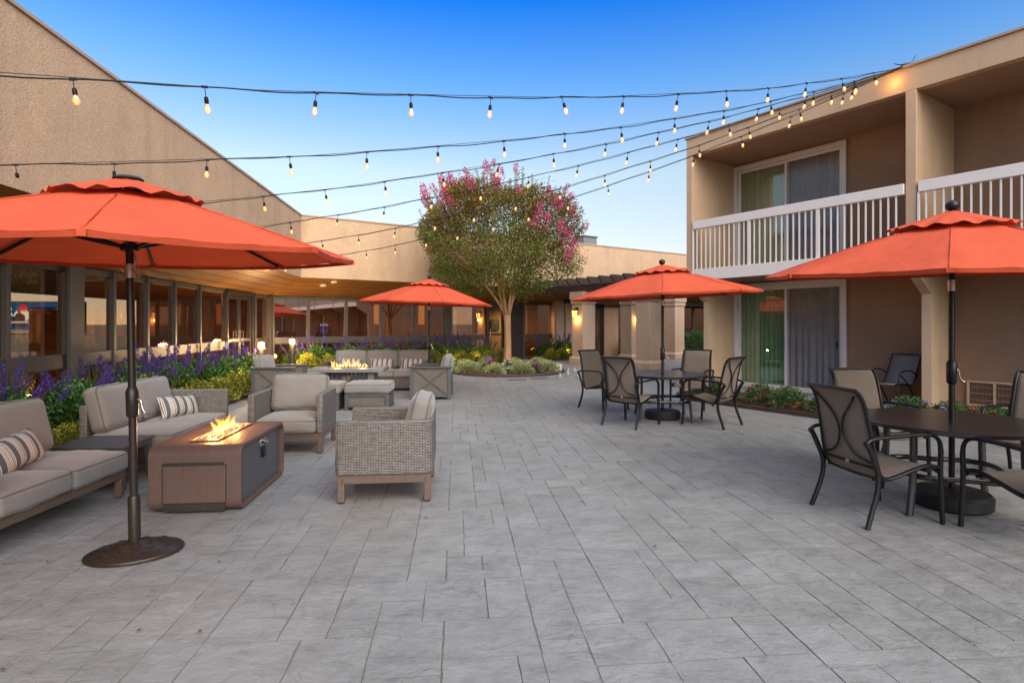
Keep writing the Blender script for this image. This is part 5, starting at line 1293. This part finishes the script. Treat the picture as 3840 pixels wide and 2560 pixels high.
text_mesh('CLO',.115,'caption',emis('tv_caption',(.9,.9,.88),.8),tvb,Matrix.Translation((.56,-.009,1.765))@Matrix.Rotation(R(90),4,'X'))
text_mesh('R',.3,'backdrop_letter',emis('tv_letter',(.8,.82,.7),.7),tvb,Matrix.Translation((-.68,-.009,1.74))@Matrix.Rotation(R(90),4,'X'))
MB().box(.16,.255,-.0065,-.0055,1.73,1.80).build('logo_blue', emis('tv_logo_blue',(.03,.06,.3),.8), tvb); MB().box(.256,.35,-.0065,-.0055,1.73,1.80).build('logo_red', emis('tv_logo_red',(.6,.03,.03),.8), tvb)
MB().add([(.22,-.0085,1.735),(.29,-.0085,1.735),(.275,-.0085,1.765),(.30,-.0085,1.795),(.262,-.0085,1.785),(.235,-.0085,1.795),(.245,-.0085,1.765)],[(0,1,2,3,4,5,6)]).build('logo_figure', emis('tv_white2',(.85,.85,.85),.8), tvb)
cb = empty('drinks_cabinet',(-9.35,11.55,.012),R(8),'dark cabinet standing before the lit television inside the lobby','cabinet')
MB().box(-.34,.30,-.2,.2,0,1.76).build('carcass', M['lobbywood'], cb, .01); MB().box(-.32,-.03,-.215,-.201,.05,1.70).build('door', M['lobbywood'], cb, .005); MB().box(-.01,.28,-.215,-.201,.05,1.70).build('door', M['lobbywood'], cb, .005)
for k,(x,y) in enumerate(((-8.4,8.6),(-8.1,9.9),(-8.6,11.2))):
    t = empty('bar_stool',(x,y,.012),R(40*k),['yellow bar stool inside the lobby nearest the viewer','yellow bar stool inside the lobby between the other two','yellow bar stool inside the lobby nearest the television'][k],'stool','bar stools inside the lobby')
    yel = M.setdefault('stoolyellow', mat('mustard_seat',(.45,.30,.05),.6))
    MB().box(-.2,.2,-.2,.2,.62,.68).build('seat', yel, t, .02); MB().box(-.2,.2,.17,.2,.681,1.0).build('backrest', yel, t, .012)
    for sx in (-1,1):
        for sy in (-1,1): MB().tube([(sx*.15,sy*.15,.62),(sx*.19,sy*.19,0)],.014,6).build('leg', M['black'], t)
p = C(Cs(744,-1.6),-1.6); at = empty('cash_machine',(p.x,p.y,.012),math.atan2(dC.y,dC.x)-.35,'dark cash machine with blue lit sign inside the back windows','cash machine')
MB().prism_ax([(-.28,0),(.3,0),(.3,1.32),(-.05,1.32),(-.10,1.12),(-.28,.98)],0,-.24,.24).build('body', M['black'], at, .01)
sg = MB().box(-.20,.20,-.05,.1,1.33,1.50).build('sign', emis('cash_sign',(.02,.03,.22),.6), at, .004)
text_mesh('ATM',.13,'lettering',emis('cash_letters',(.45,.55,1.),1.6),sg,Matrix.Translation((0,-.055,1.415))@Matrix.Rotation(R(90),4,'X'))
MB().add([(-.14,-.110,1.13),(.14,-.110,1.13),(.14,-.062,1.30),(-.14,-.062,1.30)],[(0,1,2,3)]).build('display', emis('cash_display',(.03,.05,.4),.8), at)
# door sign plate on the tan wall, accessibility sticker
p = C(Cs(1137,-2.35),-2.35); t = empty('wall_sign',(p.x,p.y,1.42),math.atan2(dC.y,dC.x),'dark square sign plate on the tan wall behind the glass door','sign')
MB().box(-.22,.22,-.02,.0,-.25,.25).build('plate', M['charcoal'], t, .004); MB().box(-.14,.14,-.024,-.021,.08,.16).build('panel', M['greytop'], t)
q = L(La(507),.145); t = empty('access_sign',(q.x,q.y,.93),math.atan2(.9937,-.1128)+math.pi,'small blue wheelchair access sign on the window post beside the double door','sign')
MB().box(-.055,.055,-.006,.0,-.09,.09).build('plate', mat('sign_blue',(.015,.12,.42),.5), t)
wh = MB().tube([(.005+.028*math.cos(R(a)),-.009,-.022+.028*math.sin(R(a))) for a in range(150,420,18)],.005,5).tube([(-.008,-.009,.05),(-.008,-.009,.005),(.02,-.009,.0),(.032,-.009,-.035)],.006,5).tube([(-.01,-.009,.025),(.016,-.009,.022)],.005,5); wh.lathe([(.0,-.001),(.009,0),(.0,.001)],10).build('wheelchair_symbol', M['white'], t)
MB().lathe([(.001,-.004),(.010,0),(.001,.004)],10).xform(Matrix.Translation((-.008,-.009,.064))@Matrix.Rotation(R(90),4,'X')).build('symbol_head', M['white'], t)
# rooftop unit behind the parapet
p = E0; p = Ce+dC*13.2-nC*2.0; t = empty('rooftop_unit',(p.x,p.y,4.3),RW,'small grey rooftop unit behind the back parapet right of the tree','rooftop unit')
MB().box(-.4,.4,-.4,.4,0,1.15).build('housing', M['greytop'], t, .01); MB().box(-.45,.45,-.45,.45,1.151,1.2).build('lid', M['charcoal'], t, .005)

# ---------------------------------------------------------------- carton and candle jars by the planter
def jar(label, u, v):
    g_ = G(u,v); t = empty('candle_jar',(g_.x,g_.y,0),0,label,'jar','small glass candle jars on the paving')
    MB().lathe([(.055,.001),(.06,.01),(.06,.115),(.05,.125)],18).build('glass', M['jarglass'], t, smooth=50); MB().lathe([(.053,.004),(.053,.085)],16).build('wax', M['carton'], t)
    MB().lathe([(.0605,.03),(.0605,.08)],16).build('label_band', M['jarlabel'][len(label)%2], t); MB().lathe([(.054,.126),(.054,.142)],16).build('lid', M['steel'], t)
M['jarglass'] = glass('jar_glass',(.9,.93,.95),(.9,.9,.9),.12); M['jarlabel'] = [mat('jar_label_grey',(.45,.46,.45),.6), mat('jar_label_blue',(.25,.42,.55),.6)]
for lb,u,v in (('candle jar nearest the viewer, just right of the planter edge',1286,867.5),('candle jar in front of the one beside the carton, middle of the cluster',1304,861),('candle jar just behind and touching the middle one',1305,854.5),('candle jar farthest from the viewer in the cluster',1319.5,854),('candle jar in front of the rightmost one',1328.5,867),('rightmost candle jar with a pale blue label',1336.5,864)): jar(lb,u,v)
g_ = G(1284,856); t = empty('carton',(g_.x,g_.y,0),R(-12),'white cardboard carton with a dark oval label beside the planter','box')
bx = MB().box(-.085,.085,-.1,.1,0,.27).build('box_body', M['carton'], t, .004)
MB().add([(.05*math.cos(2*math.pi*i/24),-.1015,.165+.032*math.sin(2*math.pi*i/24)) for i in range(24)],[tuple(range(23,-1,-1))]).build('oval_label', M['label_ink'], bx)
MB().box(-.04,.04,-.102,-.101,.075,.10).build('text_block', M['label_ink'], bx); MB().box(-.055,.055,-.102,-.101,.235,.25).build('text_block', M['label_ink'], bx)
for k,(u,v) in enumerate(((1188,872),(1240,869))):
    g_ = G(u,v); o = MB().box(-.24,.24,-.14,.14,.001,.006).build('cover_plate', M['plate'], smooth=0); o.location = (g_.x,g_.y,.001); o.rotation_euler[2] = PHI; tag(o,['dark cover plate set in the paving left before the planter','dark cover plate set in the paving right before the planter'][k],'cover plate','cover plates in the paving')
# fallen leaves
rs = random.Random(31); P = []; D = []
for k in range(70): P.append((rs.uniform(-3,5.5),rs.uniform(2.2,14),.012)); D.append((rs.uniform(-1,1),rs.uniform(-1,1),.05))
o = leaf_mesh('fallen_leaves', P, D, np.tile([[0,0,1.]],(70,1)), .03, .018, mat('dry_leaf',(.10,.045,.02),.8)); tag(o, kind='stuff')

# ---------------------------------------------------------------- string lights
AN = W2(4.15,-.02,5.62)
sock = MB().lathe([(.004,-.0),(.004,-.09),(.016,-.095),(.021,-.11),(.021,-.155),(.018,-.16)],10)
sock.box(-.03,.03,-.008,.008,-.012,.012)
def bulb_proto(parent):
    s_ = sock.build('socket', M['cord'], parent, smooth=50)
    b = MB().lathe([(.012,-.161),(.018,-.175),(.030,-.205),(.032,-.225),(.024,-.25),(.008,-.262)],12).build('bulb', M['bulbglass'], s_, smooth=80)
    f = MB().lathe([(.003,-.172),(.0085,-.18),(.0085,-.235),(.003,-.243)],8).build('filament', M['filament'], s_)
    return s_
CAB = {1:[(167,188),(470,204),(726,214),(943,222),(1127,224),(1290,222.7),(1432,218.7),(1557.5,217.5),(1668,210),(1765,201.5),(1853,194.7),(1933,185.5),(2006.6,174.6)],
2:[(35,383),(262,378),(475,368),(664,360),(842,355.4),(1005.7,339.5),(1157,320.8),(1297,306),(1426,289),(1549.5,275),(1663,259.6)],
3:[(604.5,455),(746,436),(883,418.7),(1016,397),(1146,376),(1271,353),(1392,332),(1513,309),(1629,281.7),(1742,247)],
4:[(667,513.7),(776,496.6),(883.6,475.8),(994.5,454),(1103.6,431),(1215,406),(1328.6,379),(1443,350),(1556.7,321),(1673,288),(1791,257)],
5:[(823,540),(908.6,522.8),(999.5,506),(1089,489.5),(1187,462),(1285,430),(1389,401),(1493.7,368),(1604.8,334),(1719,297),(1836,253.6)],
6:[(654.5,604),(713,596.6),(776.6,587),(841,575),(907.8,562.4),(978.6,550),(1054.4,531),(1132.8,510),(1214,489.5),(1304,456),(1396,425),(1491.7,393),(1594,356),(1702,315),(1817,270),(1937.6,220)]}
ENDS = {1:3.0,2:5.3,3:7.5,4:9.8,5:11.9,6:14.1}
LBL = {1:'topmost string of glowing bulbs sagging across the courtyard from the guest wing roof',2:'string of bulbs second from the top with one empty socket at its left end',3:'string of bulbs third from the top ending behind the large umbrella',4:'string of bulbs fourth from the top crossing the crown of the tree',5:'string of bulbs fifth from the top crossing the middle of the tree',6:'lowest string of bulbs ending nearest the corner of the lobby wall'}
proto = None; rs = random.Random(2)
for k in range(1,7):
    e = ENDS[k]; E2 = Vector((-4.507-.1123*e+.02, e)); A2 = Vector(AN[:2]); D2 = E2-A2
    ts, zs = [], []
    for u,v in CAB[k]:
        m = (u-1176)/1300; t_ = (m*A2.y-A2.x)/(D2.x-m*D2.y); ts.append(t_); zs.append(1.5-(v-742)*(A2.y+t_*D2.y)/1300)
    # smooth sag through the measured drops, tied to both ends
    T = np.array([0.]+ts+[1.]); Z = np.array([AN.z]+zs+[np.polyval(np.polyfit(ts+[0],zs+[AN.z],2),1.)]); wt = np.array([6.]+[1.]*len(ts)+[3.]); pf = np.polyfit(T,Z,3,w=wt)
    def at(t_): return Vector((A2.x+D2.x*t_, A2.y+D2.y*t_, float(np.polyval(pf,t_))))
    root = empty('string_light',(0,0,0),0,LBL[k],'string lights','string lights over the courtyard')
    st = abs(np.mean(np.diff(ts))); allT = list(ts); t_ = max(ts)+st
    while t_ < .99: allT.append(t_); t_ += st
    t_ = min(ts)-st
    while t_ > .03: allT.append(t_); t_ -= st
    pts = [at(i/110)+Vector((0,0,.005*math.sin(i*.9+k)+.006*math.sin(i*.37))) for i in range(111)]
    MB().tube(pts,.0058,6).build('cord', M['cord'], root, smooth=180)
    wp = [at(i/40)+Vector((0,.015,.006+.016*abs(math.sin(i/40*math.pi*4)))) for i in range(41)]
    MB().tube(wp,.0035,5).build('guide_wire', M['wire'], root, smooth=180)
    for t_ in allT:
        p = at(t_); p.z += .005*math.sin(t_*110*.9+k)+.006*math.sin(t_*110*.37)
        s_ = bulb_proto(root) if proto is None else None
        if proto is None: proto = s_
        else:
            s_ = proto.copy(); col.objects.link(s_); s_.parent = root
            if not (k == 2 and abs(t_-ts[0]) < 1e-6):
                for ch_ in proto.children: c = ch_.copy(); col.objects.link(c); c.parent = s_
        s_.location = p; s_.scale = (.76,)*3; s_.rotation_euler = (rs.uniform(-.22,.22),rs.uniform(-.22,.22),math.atan2(D2.y,D2.x)+rs.uniform(-.2,.2))
# anchor tangle on the roof edge
an = MB()
for k in range(5):
    pts = [AN+Vector((.10*math.cos(i*.9+k)+.05*k-.05, .03*math.sin(i+k), .02+.04*abs(math.sin(i*.6+k)))) for i in range(9)]; an.tube(pts,.005,5)
an.tube([AN+Vector((.1,0,.05)),AN+Vector((.16,0,.1)),AN+Vector((.21,0,.2))],.005,5)
tag(an.build('wire_tangle', M['cord']),'tangle of black cord ends on the roof edge where all strings meet','cord')
point_light('bulb_glow',W2(4.02,-.14,5.42),.9,(1,.5,.12),.03)
